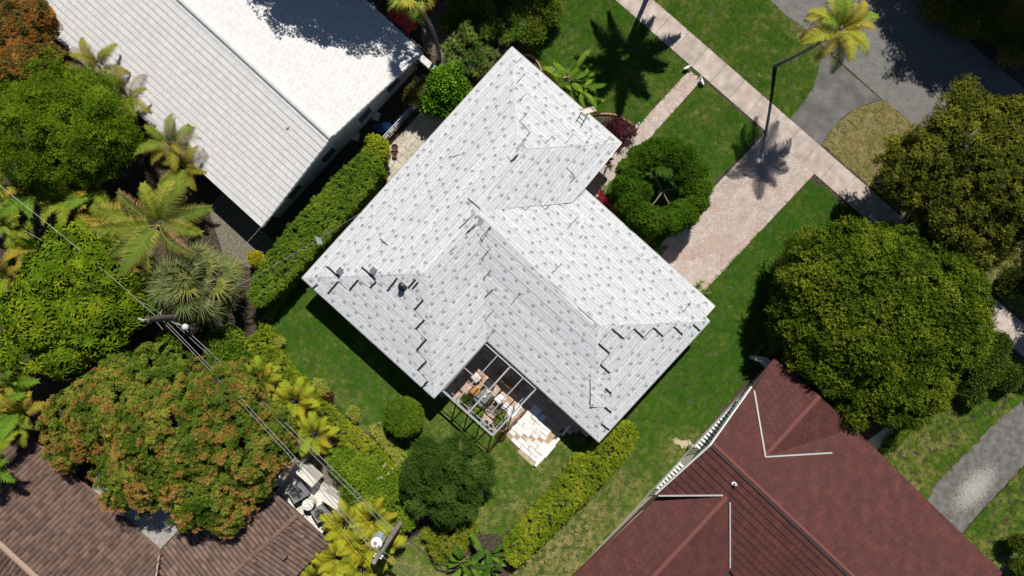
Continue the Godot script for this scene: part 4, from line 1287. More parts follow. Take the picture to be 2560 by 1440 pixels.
func build_trees() -> void:
	var deep := [Color(0.053, 0.100, 0.010), Color(0.107, 0.177, 0.014), Color(0.189, 0.260, 0.018)]
	var olive := [Color(0.074, 0.099, 0.014), Color(0.140, 0.165, 0.020), Color(0.248, 0.258, 0.029)]
	var bright := [Color(0.071, 0.123, 0.009), Color(0.131, 0.226, 0.012), Color(0.210, 0.311, 0.020)]
	var mango := [Color(0.055, 0.107, 0.011), Color(0.123, 0.177, 0.021), Color(0.213, 0.236, 0.033)]
	var flower := [Color(0.354, 0.201, 0.071), Color(0.531, 0.295, 0.100), Color(0.613, 0.377, 0.154)]
	# the large clipped tree
	var lb := [[2150, 765, 3.8, 185, 3.3], [2280, 770, 3.8, 155, 3.1], [2090, 705, 3.5, 140, 2.9], [2095, 860, 3.2, 130, 2.6], [2235, 915, 3.0, 135, 2.6], [2352, 838, 3.0, 96, 2.4], [2205, 655, 3.3, 95, 2.4], [2005, 795, 2.9, 80, 2.1], [2318, 695, 3.2, 88, 2.2], [2130, 1000, 2.5, 60, 1.7], [2195, 995, 2.4, 55, 1.5], [2295, 932, 2.4, 55, 1.5]]
	tree("clipped_tree", "huge rounded clipped green tree beside the red-roofed house", [2150, 810], lb, 9500, [Color(0.049, 0.090, 0.007), Color(0.090, 0.147, 0.010), Color(0.135, 0.195, 0.014), Color(0.204, 0.236, 0.019)], "spray", {"r": 0.3, "holes": -0.20, "inner": 0.66, "rough": 0.28, "scale": 1.12})
	# the loose street tree
	lb = [[2430, 345, 5.6, 110, 1.8], [2330, 400, 5.2, 90, 1.6], [2495, 440, 5.6, 110, 1.9], [2275, 455, 4.6, 65, 1.2], [2395, 510, 4.8, 105, 1.7], [2535, 330, 5.2, 80, 1.5], [2490, 560, 4.2, 75, 1.4], [2245, 395, 4.2, 50, 1.0], [2420, 260, 5.6, 55, 1.0], [2560, 520, 4.8, 90, 1.5], [2350, 570, 3.8, 50, 1.0], [2450, 620, 3.6, 50, 1.0]]
	tree("street_tree", "loose spreading tree with olive leaves on the dry verge by the road", [2330, 525], lb, 6400, olive, "spray", {"r": 0.26, "holes": -0.10, "inner": 0.45, "rough": 0.35, "scale": 0.85})
	# the clipped ring
	var rg := []
	for k in 14:
		var a := TAU * k / 14.0
		var rr := 88.0
		var r := 34.0
		if k == 1: rr = 94.0; r = 28.0
		rg.append([1655 + cos(a) * rr, 467 + sin(a) * rr, 2.55, r, 0.95])
	for q in [[1692, 530, 2.4, 24, 0.6], [1712, 440, 2.4, 26, 0.8], [1602, 480, 2.5, 26, 0.8]]: rg.append(q)
	tree("ring_topiary", "round clipped tree with an open hole in the middle beside the driveway", [1648, 480], rg, 8500, [Color(0.041, 0.100, 0.007), Color(0.071, 0.154, 0.010), Color(0.107, 0.206, 0.016)], "tuft", {"r": 0.085, "limbs": [0, 2, 5, 9], "bark": M.pale_bark, "holes": -0.55, "inner": 0.55, "rough": 0.08, "scale": 0.95})
	# the small ball and the dark garden tree
	tree("ball_topiary", "small ball-shaped clipped bush on the back lawn", [1014, 1055], [[1010, 1042, 1.25, 46, 1.05]], 1700, [Color(0.065, 0.130, 0.010), Color(0.118, 0.206, 0.014), Color(0.177, 0.260, 0.021)], "tuft", {"r": 0.09, "holes": -0.6, "inner": 0.7, "rough": 0.06, "category": "bush"})
	lb = [[1108, 1160, 3.0, 50, 0.9], [1168, 1195, 2.7, 42, 0.8], [1052, 1195, 2.6, 42, 0.8], [1112, 1222, 2.7, 40, 0.8], [1118, 1272, 2.2, 38, 0.7], [1150, 1122, 2.4, 36, 0.7], [1200, 1158, 2.2, 28, 0.6], [1070, 1130, 2.5, 34, 0.7], [1048, 1252, 2.1, 30, 0.6], [1158, 1262, 2.0, 30, 0.6], [1024, 1222, 2.1, 22, 0.5], [1212, 1200, 2.0, 20, 0.5], [1030, 1165, 2.2, 22, 0.5], [1180, 1232, 2.2, 26, 0.6]]
	tree("garden_tree", "dark green bushy tree on the back lawn near the ball-shaped bush", [1110, 1215], lb, 2300, [Color(0.033, 0.078, 0.010), Color(0.053, 0.110, 0.016), Color(0.090, 0.155, 0.024)], "spray", {"r": 0.14, "holes": -0.12, "inner": 0.45, "rough": 0.5, "scale": 0.8})
	# mango trees with panicles of blossom
	lb = [[430, 1085, 5.0, 150, 2.2], [285, 1015, 4.6, 105, 1.9], [555, 1005, 4.6, 115, 1.9], [620, 1115, 4.4, 105, 1.8], [500, 1215, 4.6, 105, 1.8], [345, 1175, 4.4, 105, 1.8], [205, 1060, 4.2, 90, 1.6], [405, 945, 4.2, 90, 1.6], [570, 1275, 4.1, 55, 1.2], [300, 920, 3.8, 50, 1.1], [680, 1050, 3.8, 50, 1.1], [630, 1200, 4.0, 60, 1.2], [170, 1120, 3.8, 50, 1.0]]
	var mg := tree("mango_tree", "broad mango tree covered in tan blossom over the brown roof", [430, 1100], lb, 6800, mango, "mango", {"r": 0.32, "holes": -0.20, "inner": 0.5, "rough": 0.28, "scale": 0.85})
	var bl := []
	for q in lb:
		if q[1] > 990: bl.append([q[0], q[1] + 6, q[2] + 0.05, q[3] * 1.02, q[4] * 1.06])
	many("blossom", K.blossom, M.petal, crown_buf(bl, 1150, [Color(0.407, 0.226, 0.056), Color(0.532, 0.300, 0.084), Color(0.599, 0.359, 0.118)], 0.8, 0.03, 0.95, 0.28), mg).set_meta("kind", "stuff")
	lb = [[40, 55, 5.4, 80, 1.7], [80, 150, 5.0, 70, 1.5], [10, 150, 5.2, 70, 1.5], [25, 230, 4.2, 50, 1.0], [95, 60, 4.8, 45, 1.1]]
	mg = tree("mango_tree", "mango tree smothered in rust orange blossom by the white-roofed house", [40, 130], lb, 1900, [Color(0.058, 0.071, 0.018), Color(0.107, 0.107, 0.024), Color(0.189, 0.141, 0.035)], "mango", {"r": 0.26, "holes": -0.3, "rough": 0.3, "scale": 0.85})
	many("blossom", K.blossom, M.petal, crown_buf(lb, 1700, [Color(0.399, 0.183, 0.052), Color(0.582, 0.291, 0.078), Color(0.690, 0.384, 0.110)], 1.1, -0.25, 0.92, 0.3), mg).set_meta("kind", "stuff")
	# the bright feathery tree
	lb = [[120, 250, 5.0, 100, 1.7], [215, 320, 5.0, 110, 1.8], [75, 350, 5.2, 105, 1.7], [225, 245, 4.6, 70, 1.2], [150, 395, 4.6, 75, 1.3], [290, 345, 4.4, 55, 1.0], [20, 290, 4.8, 60, 1.2], [270, 400, 4.0, 45, 0.9]]
	tree("feathery_tree", "bright lime green tree with fine feathery leaves", [150, 320], lb, 5200, bright, "fine", {"r": 0.2, "holes": -0.10, "inner": 0.4, "rough": 0.6, "scale": 1.1})
	# the umbrella tree
	lb = [[150, 690, 4.2, 90, 1.4], [255, 680, 4.2, 85, 1.4], [110, 790, 4.2, 95, 1.4], [235, 800, 4.3, 90, 1.4], [325, 770, 3.8, 55, 1.0], [180, 610, 3.8, 60, 1.0], [60, 870, 3.6, 65, 1.1], [160, 880, 3.8, 70, 1.1], [60, 760, 3.8, 50, 1.0], [300, 640, 3.4, 50, 0.9]]
	tree("umbrella_tree", "glossy umbrella tree with star-shaped leaf whorls under the power line", [190, 760], lb, 1500, [Color(0.058, 0.103, 0.007), Color(0.102, 0.169, 0.008), Color(0.191, 0.242, 0.013)], "schef", {"r": 0.18, "holes": -0.14, "inner": 0.6, "rough": 0.35, "scale": 1.3, "leaf": M.gloss_leaf, "bark": M.pale_bark})
	# tall trees beyond the upper edge of the picture that shade the white roof and the street corner
	tree("shade_tree", "tall tree behind the white-roofed house whose shade falls on the tiles", [960, -210], gl([[880, -128, 8.4, 150, 1.9], [1000, -118, 8.2, 140, 1.9], [790, -150, 8.2, 110, 1.6], [1082, -110, 7.8, 45, 1.0], [940, -230, 9.0, 140, 2.0]]), 4600, deep, "medium", {"r": 0.28, "holes": -0.13, "inner": 0.4, "rough": 0.4})
	tree("shade_tree", "tall dense tree shading the shrubs between the two houses", [1270, -230], gl([[1250, -200, 8.4, 110, 1.8], [1340, -215, 8.0, 100, 1.6], [1200, -250, 8.6, 110, 1.8], [1330, -290, 9.2, 130, 2.0]]), 3000, deep, "medium", {"r": 0.28, "holes": -0.3, "inner": 0.4, "rough": 0.35})
	tree("shade_tree", "tall tree across the road casting dappled shade on the asphalt", [2560, -190], gl([[2440, -165, 9.0, 150, 2.0], [2580, -110, 9.0, 150, 2.0], [2700, -60, 8.6, 150, 2.0], [2340, -240, 8.4, 110, 1.7], [2560, -260, 10.0, 180, 2.2], [2760, 40, 8.0, 120, 1.6], [2420, -90, 7.4, 80, 1.2], [2530, -40, 7.2, 90, 1.2]]), 8200, deep, "medium", {"r": 0.34, "holes": -0.26, "inner": 0.35, "rough": 0.4})
	tree("shade_tree", "tree beyond the right edge shading the far end of the sidewalk", [2700, 640], gl([[2640, 560, 6.0, 90, 1.4], [2700, 700, 6.4, 110, 1.6], [2640, 740, 6.0, 80, 1.3]]), 2300, olive, "medium", {"r": 0.24, "holes": -0.2, "inner": 0.4, "rough": 0.4})

func gl(lobes: Array) -> Array:         # lobes given by their ground pixel, for trees outside the picture
	for l in lobes:
		var k: float = CH / (CH - l[2])
		l[0] = 1280 + (l[0] - 1280) * k; l[1] = 720 + (l[1] - 720) * k; l[3] *= k
	return lobes

# ------------------------------------------------------------------ palms
func frond(L: float, arch: float, ll: float, nside: int, c0: Color, c1: Color, width := 0.05, hang := 0.5) -> ArrayMesh:
	var mb := MB.new()
	var pts := []
	var p := Vector3.ZERO
	var el := 0.75
	var n := 14
	for i in n + 1:
		pts.append(p)
		p += Vector3(cos(el), sin(el), 0) * L / n
		el -= arch / n * (0.5 + float(i) / n)
	mb.col = c0.lerp(Color(0.32, 0.30, 0.10), 0.5)
	var rd := []
	for i in n + 1: rd.append(lerpf(0.028, 0.006, float(i) / n))
	mb.tube(pts, rd, 4)
	for s in [-1.0, 1.0]:
		for k in nside:
			var t := lerpf(0.12, 1.0, (k + 0.5) / nside)
			var f := t * n
			var i := mini(int(f), n - 1)
			var b: Vector3 = pts[i].lerp(pts[i + 1], f - i)
			var d: Vector3 = (pts[i + 1] - pts[i]).normalized()
			var l := ll * (0.35 + 0.65 * sin(clampf(t * 0.95 + 0.12, 0, 1) * PI)) * R(0.85, 1.1)
			var out := (Vector3(0, 0, s) + d * lerpf(0.35, 1.0, t) + Vector3.UP * R(-0.05, 0.3)).normalized()
			var g := R(0.75, 1.2)
			var w := d * width * 0.5
			var m := b + out * l * 0.55
			var e := m + (out + Vector3.DOWN * hang * R(0.6, 1.6)).normalized() * l * 0.5
			mb.col = c0 * g
			mb.quad(b - w, b + w, m + w * 0.9, m - w * 0.9, Vector3.UP)
			mb.col = c1 * g
			mb.tri(m - w * 0.9, m + w * 0.9, e, Vector3.UP)
	return mb.mesh()

func palm(called: String, label: String, ground: Vector3, top: Vector3, fronds: Array, n: int, r: float, group := "", opt := {}) -> void:
	var t := thing(called, label, "palm", Vector3.ZERO, 0.0, group)
	var mb := MB.new()
	var pts := []; var rd := []
	for k in 13:
		var s := k / 12.0
		var q := ground.lerp(top, s)
		q += Vector3(sin(s * PI) * opt.get("bend", 0.0), 0, sin(s * PI) * opt.get("bend", 0.0) * 0.4)
		pts.append(q + (Vector3.DOWN * 0.1 if k == 0 else Vector3.ZERO)); rd.append(r * lerpf(1.25, 0.8, minf(1.0, s * 3.0)) * (1.0 + 0.06 * (k % 2)))
	if opt.get("trunk", true):
		mb.tube(pts, rd, 10)
		obj("trunk", mb.mesh(), opt.get("bark", M.pale_bark), t)
	else:
		for k in 5:
			var st := MB.new()
			var q := ground + Vector3(R(-0.2, 0.2), 0, R(-0.2, 0.2))
			st.tube([q + Vector3.DOWN * 0.1, q.lerp(top, 0.5) + Vector3(R(-0.2, 0.2), 0, R(-0.2, 0.2)), top + Vector3(R(-0.15, 0.15), 0, R(-0.15, 0.15))], [0.05, 0.045, 0.03], 6)
			obj("stem", st.mesh(), M.pale_bark, t)
	for k in n:
		var o := obj("frond", fronds[k % fronds.size()], M.leaf, t)
		var a: float = TAU * (k * 0.381966 + R(-0.03, 0.03)) + opt.get("turn", 0.0)
		var tilt := lerpf(opt.get("low", -0.55), opt.get("high", 0.45), pow(float(k) / maxf(1, n - 1), 0.8)) + R(-0.12, 0.12)
		o.transform = Transform3D(Basis(Vector3.UP, a) * Basis(Vector3.BACK, tilt) * Basis(Vector3.RIGHT, R(-0.4, 0.4)) * Basis.from_scale(Vector3.ONE * R(0.85, 1.1)), top + Vector3(cos(a), 0, -sin(a)) * opt.get("spread", 0.05))

func build_palms() -> void:
	var yg := Color(0.24, 0.25, 0.03); var gg := Color(0.12, 0.19, 0.025); var br := Color(0.26, 0.19, 0.09); var or_ := Color(0.40, 0.26, 0.035)
	# the tall yellow coconut palm on the verge, and its twin beyond the picture whose shadow lies on the lawn
	var tall := [frond(2.5, 1.9, 0.75, 51, Color(0.30, 0.31, 0.035), Color(0.36, 0.30, 0.04), 0.037, 0.9), frond(2.3, 2.3, 0.7, 48, Color(0.32, 0.28, 0.03), Color(0.42, 0.28, 0.035), 0.037, 1.0), frond(2.1, 1.5, 0.65, 45, Color(0.16, 0.26, 0.03), Color(0.30, 0.32, 0.04), 0.037, 0.7)]
	palm("coconut_palm", "tall slender palm with yellow green fronds on the verge by the road", G(1937, 165), G(1960, 184, 7.5), tall, 19, 0.115, "", {"low": -0.75, "high": 0.55, "bend": 0.1})
	var twin := [frond(3.5, 1.3, 0.8, 51, gg, yg, 0.075, 0.7), frond(3.3, 1.1, 0.75, 48, gg, yg, 0.075, 0.6)]
	palm("coconut_palm", "tall palm beyond the upper edge whose star-shaped shadow lies on the front lawn", G(1632, -40), G(1622, -82, 7.6), twin, 21, 0.17, "", {"low": -0.5, "high": 0.5})
	# slim palm beside the white-roofed house
	var fan := [fan_leaf(0.75, 0.75, Color(0.13, 0.20, 0.03), Color(0.24, 0.28, 0.05)), fan_leaf(0.7, 0.7, Color(0.24, 0.26, 0.03), Color(0.36, 0.32, 0.05))]
	palm("slim_palm", "slim grey trunked palm leaning over the red car", P(1098, 146), P(1032, -14, 6.6), fan, 18, 0.12, "", {"low": -0.9, "high": 0.6, "bend": 0.35})
	# the large coconut palm in the left garden
	var big := [frond(3.4, 1.5, 0.85, 60, Color(0.127, 0.187, 0.027), Color(0.230, 0.220, 0.054), 0.041, 0.45), frond(3.6, 1.2, 0.9, 60, Color(0.172, 0.220, 0.027), Color(0.322, 0.264, 0.063), 0.041, 0.4), frond(3.3, 1.6, 0.8, 57, Color(0.138, 0.165, 0.036), Color(0.345, 0.209, 0.108), 0.037, 0.5), frond(3.0, 1.8, 0.8, 54, Color(0.218, 0.253, 0.027), Color(0.391, 0.363, 0.072), 0.041, 0.5)]
	palm("coconut_palm", "large coconut palm with long feathery fronds browned at the tips", P(400, 560), P(398, 562, 4.6), big, 13, 0.19, "", {"low": -0.35, "high": 0.35, "turn": 0.5})
	# the fan palm
	var sab := [fan_leaf(1.75, 1.2, Color(0.085, 0.12, 0.035), Color(0.13, 0.165, 0.06)), fan_leaf(1.55, 1.15, Color(0.10, 0.14, 0.045), Color(0.18, 0.20, 0.09)), fan_leaf(1.65, 1.2, Color(0.12, 0.15, 0.03), Color(0.22, 0.22, 0.06))]
	palm("fan_palm", "full round fan palm with grey green leaves beside the hedge", P(500, 715), P(490, 705, 3.3), sab, 60, 0.2, "", {"low": -0.9, "high": 1.35, "bark": M.bark})
	# feather palms along the eave of the white-roofed house and in the left garden
	var mid := [frond(2.2, 1.9, 0.55, 45, Color(0.13, 0.18, 0.02), Color(0.20, 0.21, 0.03), 0.041, 0.6), frond(2.0, 2.1, 0.5, 42, Color(0.20, 0.19, 0.02), Color(0.30, 0.22, 0.05), 0.041, 0.7), frond(2.1, 2.2, 0.5, 39, Color(0.22, 0.17, 0.10), Color(0.33, 0.26, 0.18), 0.024, 0.6)]
	var spots := [[250, 170, 3.6], [322, 245, 3.4], [432, 365, 3.4], [465, 420, 3.0]]
	var grp := "feather palms along the white eave"
	var which := ["beside the dark banana plants", "beside the feathery lime tree", "just above the large coconut palm", "smallest of the row"]
	for i in spots.size():
		var s: Array = spots[i]
		palm("feather_palm", "browning feather palm over the white tiled eave, " + which[i], P(s[0], s[1]), P(s[0], s[1], s[2]), mid, 11, 0.09, grp, {"low": -0.3, "high": 0.7, "turn": R(0, 6)})
	var wide := [frond(2.4, 1.7, 0.6, 51, Color(0.103, 0.198, 0.020), Color(0.138, 0.220, 0.025), 0.058, 0.25), frond(2.3, 2.0, 0.55, 48, Color(0.161, 0.220, 0.020), Color(0.230, 0.242, 0.030), 0.058, 0.3), frond(2.0, 1.8, 0.5, 45, Color(0.253, 0.220, 0.030), Color(0.368, 0.242, 0.040), 0.054, 0.3)]
	grp = "broad palms in the left garden"
	for s in [[90, 480, 3.4], [175, 500, 3.4], [245, 470, 3.2], [30, 560, 3.6], [95, 620, 3.2], [25, 690, 3.0], [330, 650, 3.0], [140, 445, 3.0], [210, 540, 2.8], [285, 560, 2.6], [60, 540, 2.8], [350, 700, 2.4], [10, 470, 3.0]]:
		palm("broad_palm", "broad-fronded green palm among the trees of the left garden", P(s[0], s[1]), P(s[0], s[1], s[2]), wide, 9, 0.09, grp, {"low": -0.1, "high": 0.8, "turn": R(0, 6)})
	grp = "palms beside the brown roof"
	for s in [[45, 960, 3.2], [60, 1030, 3.4], [5, 1010, 3.4], [-15, 1150, 4.6]]:
		palm("broad_palm", "green palm with orange tinged fronds beside the brown tiled roof", P(s[0], s[1]), P(s[0], s[1], s[2]), wide, 10, 0.09, grp, {"low": -0.2, "high": 0.8, "turn": R(0, 6)})
	# yellow clumping palms along the back hedge
	var areca := [frond(1.55, 1.7, 0.5, 36, Color(0.276, 0.300, 0.020), Color(0.350, 0.320, 0.030), 0.041, 0.4), frond(1.45, 2.0, 0.45, 33, Color(0.202, 0.270, 0.020), Color(0.294, 0.300, 0.030), 0.041, 0.4), frond(1.5, 1.8, 0.45, 33, Color(0.304, 0.290, 0.020), Color(0.350, 0.270, 0.030), 0.041, 0.4)]
	grp = "yellow clumping palms behind the back hedge"
	var gold := [[655, 945, "under the power wires"], [738, 1000, "between two others of its kind"], [788, 1085, "close to the equipment yard"]]
	for s in gold:
		palm("areca_palm", "golden clumping palm at the back hedge, " + s[2], P(s[0], s[1]), P(s[0], s[1], 1.7), areca, 15, 0.06, grp, {"trunk": false, "low": -0.1, "high": 0.8, "spread": 0.2, "turn": R(0, 6)})
	grp = "yellow clumping palms by the brown roof"
	for s in [[865, 1310], [935, 1295], [905, 1360], [845, 1395], [905, 1420], [800, 1440], [950, 1365]]:
		palm("areca_palm", "clumping palm with golden fronds between the brown roof and the power pole", P(s[0], s[1]), P(s[0], s[1], 2.0), areca, 15, 0.06, grp, {"trunk": false, "low": -0.1, "high": 0.8, "spread": 0.2, "turn": R(0, 6)})
	# big paddle leaves
	var pad := [paddle(1.5, 0.42, Color(0.05, 0.12, 0.015)), paddle(1.3, 0.38, Color(0.09, 0.18, 0.02)), paddle(1.4, 0.4, Color(0.15, 0.24, 0.025))]
	grp = "bird of paradise clump by the end of the hedge"
	for s in [[1165, 1390], [1215, 1370], [1235, 1420], [1190, 1430]]:
		stand("bird_of_paradise", "big leaved bird of paradise plant at the end of the lawn hedge", P(s[0], s[1]), 1.4, pad, 8, grp)
	grp = "banana plants below the eave"
	for s in [[1430, 205], [1445, 232], [1412, 215]]:
		stand("banana_plant", "leafy banana plant growing below the front eave", P(s[0], s[1]), 1.3, [pad[1], pad[2]], 6, grp)
	stand("banana_plant", "single banana plant beside the ladder", P(1452, 258), 1.2, [pad[2]], 5)
	grp = "dark banana plants by the white roof"
	for s in [[112, 78], [150, 105], [168, 128]]:
		stand("banana_plant", "dark leaved banana plant between the rust mango and the white roof", P(s[0], s[1]), 2.6, [pad[0]], 8, grp)

func fan_leaf(pet: float, L: float, c0: Color, c1: Color) -> ArrayMesh:
	var mb := MB.new()
	mb.col = c0
	mb.tube([Vector3.ZERO, Vector3(pet * 0.6, pet * 0.35, 0), Vector3(pet, pet * 0.42, 0)], [0.02, 0.016, 0.012], 4)
	var o := Vector3(pet, pet * 0.42, 0)
	for k in 26:
		var a := lerpf(-1.9, 1.9, k / 25.0)
		var l := L * (0.65 + 0.35 * cos(a * 0.7)) * R(0.9, 1.1)
		var d := Vector3(cos(a), 0.12 + 0.1 * cos(a), sin(a)).normalized()
		var s := Vector3(-sin(a), 0, cos(a)) * 0.03
		var g := R(0.75, 1.25)
		var m := o + d * l * 0.36
		var e := m + (d + Vector3(0, -R(0.2, 1.1), 0) + Vector3(-sin(a), 0, cos(a)) * R(-0.12, 0.12)).normalized() * l * 0.68
		mb.col = c0 * g
		mb.quad(o - s * 0.3, o + s * 0.3, m + s + Vector3.UP * 0.01, m - s, Vector3.UP)
		mb.col = c1 * g
		mb.tri(m - s, m + s, e, Vector3.UP)
	return mb.mesh()

func paddle(L: float, W: float, c: Color) -> ArrayMesh:
	var mb := MB.new()
	mb.col = Color(0.2, 0.26, 0.06)
	var pts := []
	var n := 16
	for i in n + 1:
		var t := float(i) / n
		pts.append(Vector3(t * L, 0.35 * t * L - 0.55 * t * t * L, 0))
	mb.tube([Vector3(-L * 0.45, -L * 0.4, 0), pts[0]], [0.03, 0.02], 5)
	mb.tube(pts, range(n + 1).map(func(i): return lerpf(0.018, 0.004, float(i) / n)), 4)
	for s in [-1.0, 1.0]:
		var tear := 0.0
		for i in n:
			var t0 := float(i) / n; var t1 := float(i + 1) / n
			var w0 := W * 0.5 * pow(sin(clampf(t0 * 0.93 + 0.05, 0, 1) * PI), 0.6); var w1 := W * 0.5 * pow(sin(clampf(t1 * 0.93 + 0.05, 0, 1) * PI), 0.6)
			if R(0, 1) < 0.2: tear = R(0.0, 0.12)
			var a: Vector3 = pts[i]; var b: Vector3 = pts[i + 1]
			mb.col = c * R(0.85, 1.15)
			mb.quad(a, b, b + Vector3(0.05 - tear, w1 * 0.25 - tear, s * w1), a + Vector3(0.05, w0 * 0.25 - tear * 0.5, s * w0), Vector3.UP)
	return mb.mesh()

func stand(called: String, label: String, at: Vector3, h: float, leaves: Array, n: int, group := "") -> void:
	var t := thing(called, label, "plant", Vector3.ZERO, 0.0, group)
	var mb := MB.new()
	mb.col = Color(0.5, 0.6, 0.3)
	mb.tube([at + Vector3.DOWN * 0.05, at + Vector3.UP * h * 0.6, at + Vector3.UP * h], [0.09, 0.08, 0.05], 8)
	obj("stem", mb.mesh(), M.bark, t)
	for k in n:
		var o := obj("leaf", leaves[k % leaves.size()], M.gloss_leaf, t)
		var a := TAU * (k * 0.381966) + R(-0.3, 0.3)
		o.transform = Transform3D(Basis(Vector3.UP, a) * Basis(Vector3.BACK, R(0.0, 0.9)) * Basis(Vector3.RIGHT, R(-0.5, 0.5)) * Basis.from_scale(Vector3.ONE * R(0.75, 1.1)), at + Vector3.UP * h * R(0.75, 1.0) + Vector3(cos(a), 0, -sin(a)) * 0.35)

# ------------------------------------------------------------------ hedges and shrubs
func hedge(called: String, label: String, pts: Array, top: float, dens: float, pal: Array, kind: String, bump := 0.12, low := 0.1, category := "hedge") -> Node3D:
	var t := thing(called, label, category)
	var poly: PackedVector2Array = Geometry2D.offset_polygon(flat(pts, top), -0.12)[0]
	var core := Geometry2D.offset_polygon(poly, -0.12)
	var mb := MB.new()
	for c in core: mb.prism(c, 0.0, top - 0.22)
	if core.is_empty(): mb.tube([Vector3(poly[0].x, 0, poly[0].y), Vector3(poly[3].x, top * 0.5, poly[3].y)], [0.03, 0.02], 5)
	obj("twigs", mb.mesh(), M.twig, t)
	var buf := PackedFloat32Array()
	var lo := Vector2(1e9, 1e9); var hi := -lo
	for p in poly:
		lo = lo.min(p); hi = hi.max(p)
	var n := int((hi.x - lo.x) * (hi.y - lo.y) * dens)
	for i in n:
		var p := Vector2(R(lo.x, hi.x), R(lo.y, hi.y))
		if not Geometry2D.is_point_in_polygon(p, poly): continue
		var y := top + noise.get_noise_2d(p.x * 4.0, p.y * 4.0) * bump - R(0, 0.12)
		put(buf, Transform3D(aim(Vector3.UP + rdir() * 0.7, R(0.8, 1.25)), Vector3(p.x, y, p.y)), shade_of(pal, Vector3(p.x, 0, p.y)))
	for i in poly.size():
		var a := poly[i]; var b := poly[(i + 1) % poly.size()]
		var d := b - a
		var nrm := Vector2(d.y, -d.x).normalized()
		if Geometry2D.is_point_in_polygon((a + b) * 0.5 + nrm * 0.05, poly): nrm = -nrm
		for k in int(d.length() * (top - low) * dens * 1.1):
			var q := a.lerp(b, rng.randf()) - nrm * R(-0.02, 0.15)
			put(buf, Transform3D(aim(Vector3(nrm.x, 0.5, nrm.y) + rdir() * 0.5, R(0.75, 1.2)), Vector3(q.x, R(low, top), q.y)), shade_of(pal, Vector3(q.x, 0, q.y)))
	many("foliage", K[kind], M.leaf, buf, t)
	return t

func shrub(called: String, label: String, lobes: Array, n: int, pal: Array, kind: String, group := "", sc := 1.0, holes := -0.3) -> Node3D:
	var t := thing(called, label, "shrub", Vector3.ZERO, 0.0, group)
	var base := P(lobes[0][0], lobes[0][1])
	for l in lobes:
		var mb := MB.new()
		var c := P(l[0], l[1], l[2])
		mb.tube([base + Vector3.DOWN * 0.05, base.lerp(c, 0.5), c], [0.035, 0.028, 0.012], 5)
		obj("stem", mb.mesh(), M.bark, t)
	many("foliage", K[kind], M.leaf, crown_buf(lobes, n, pal, sc, holes, 0.45, 0.3), t)
	return t

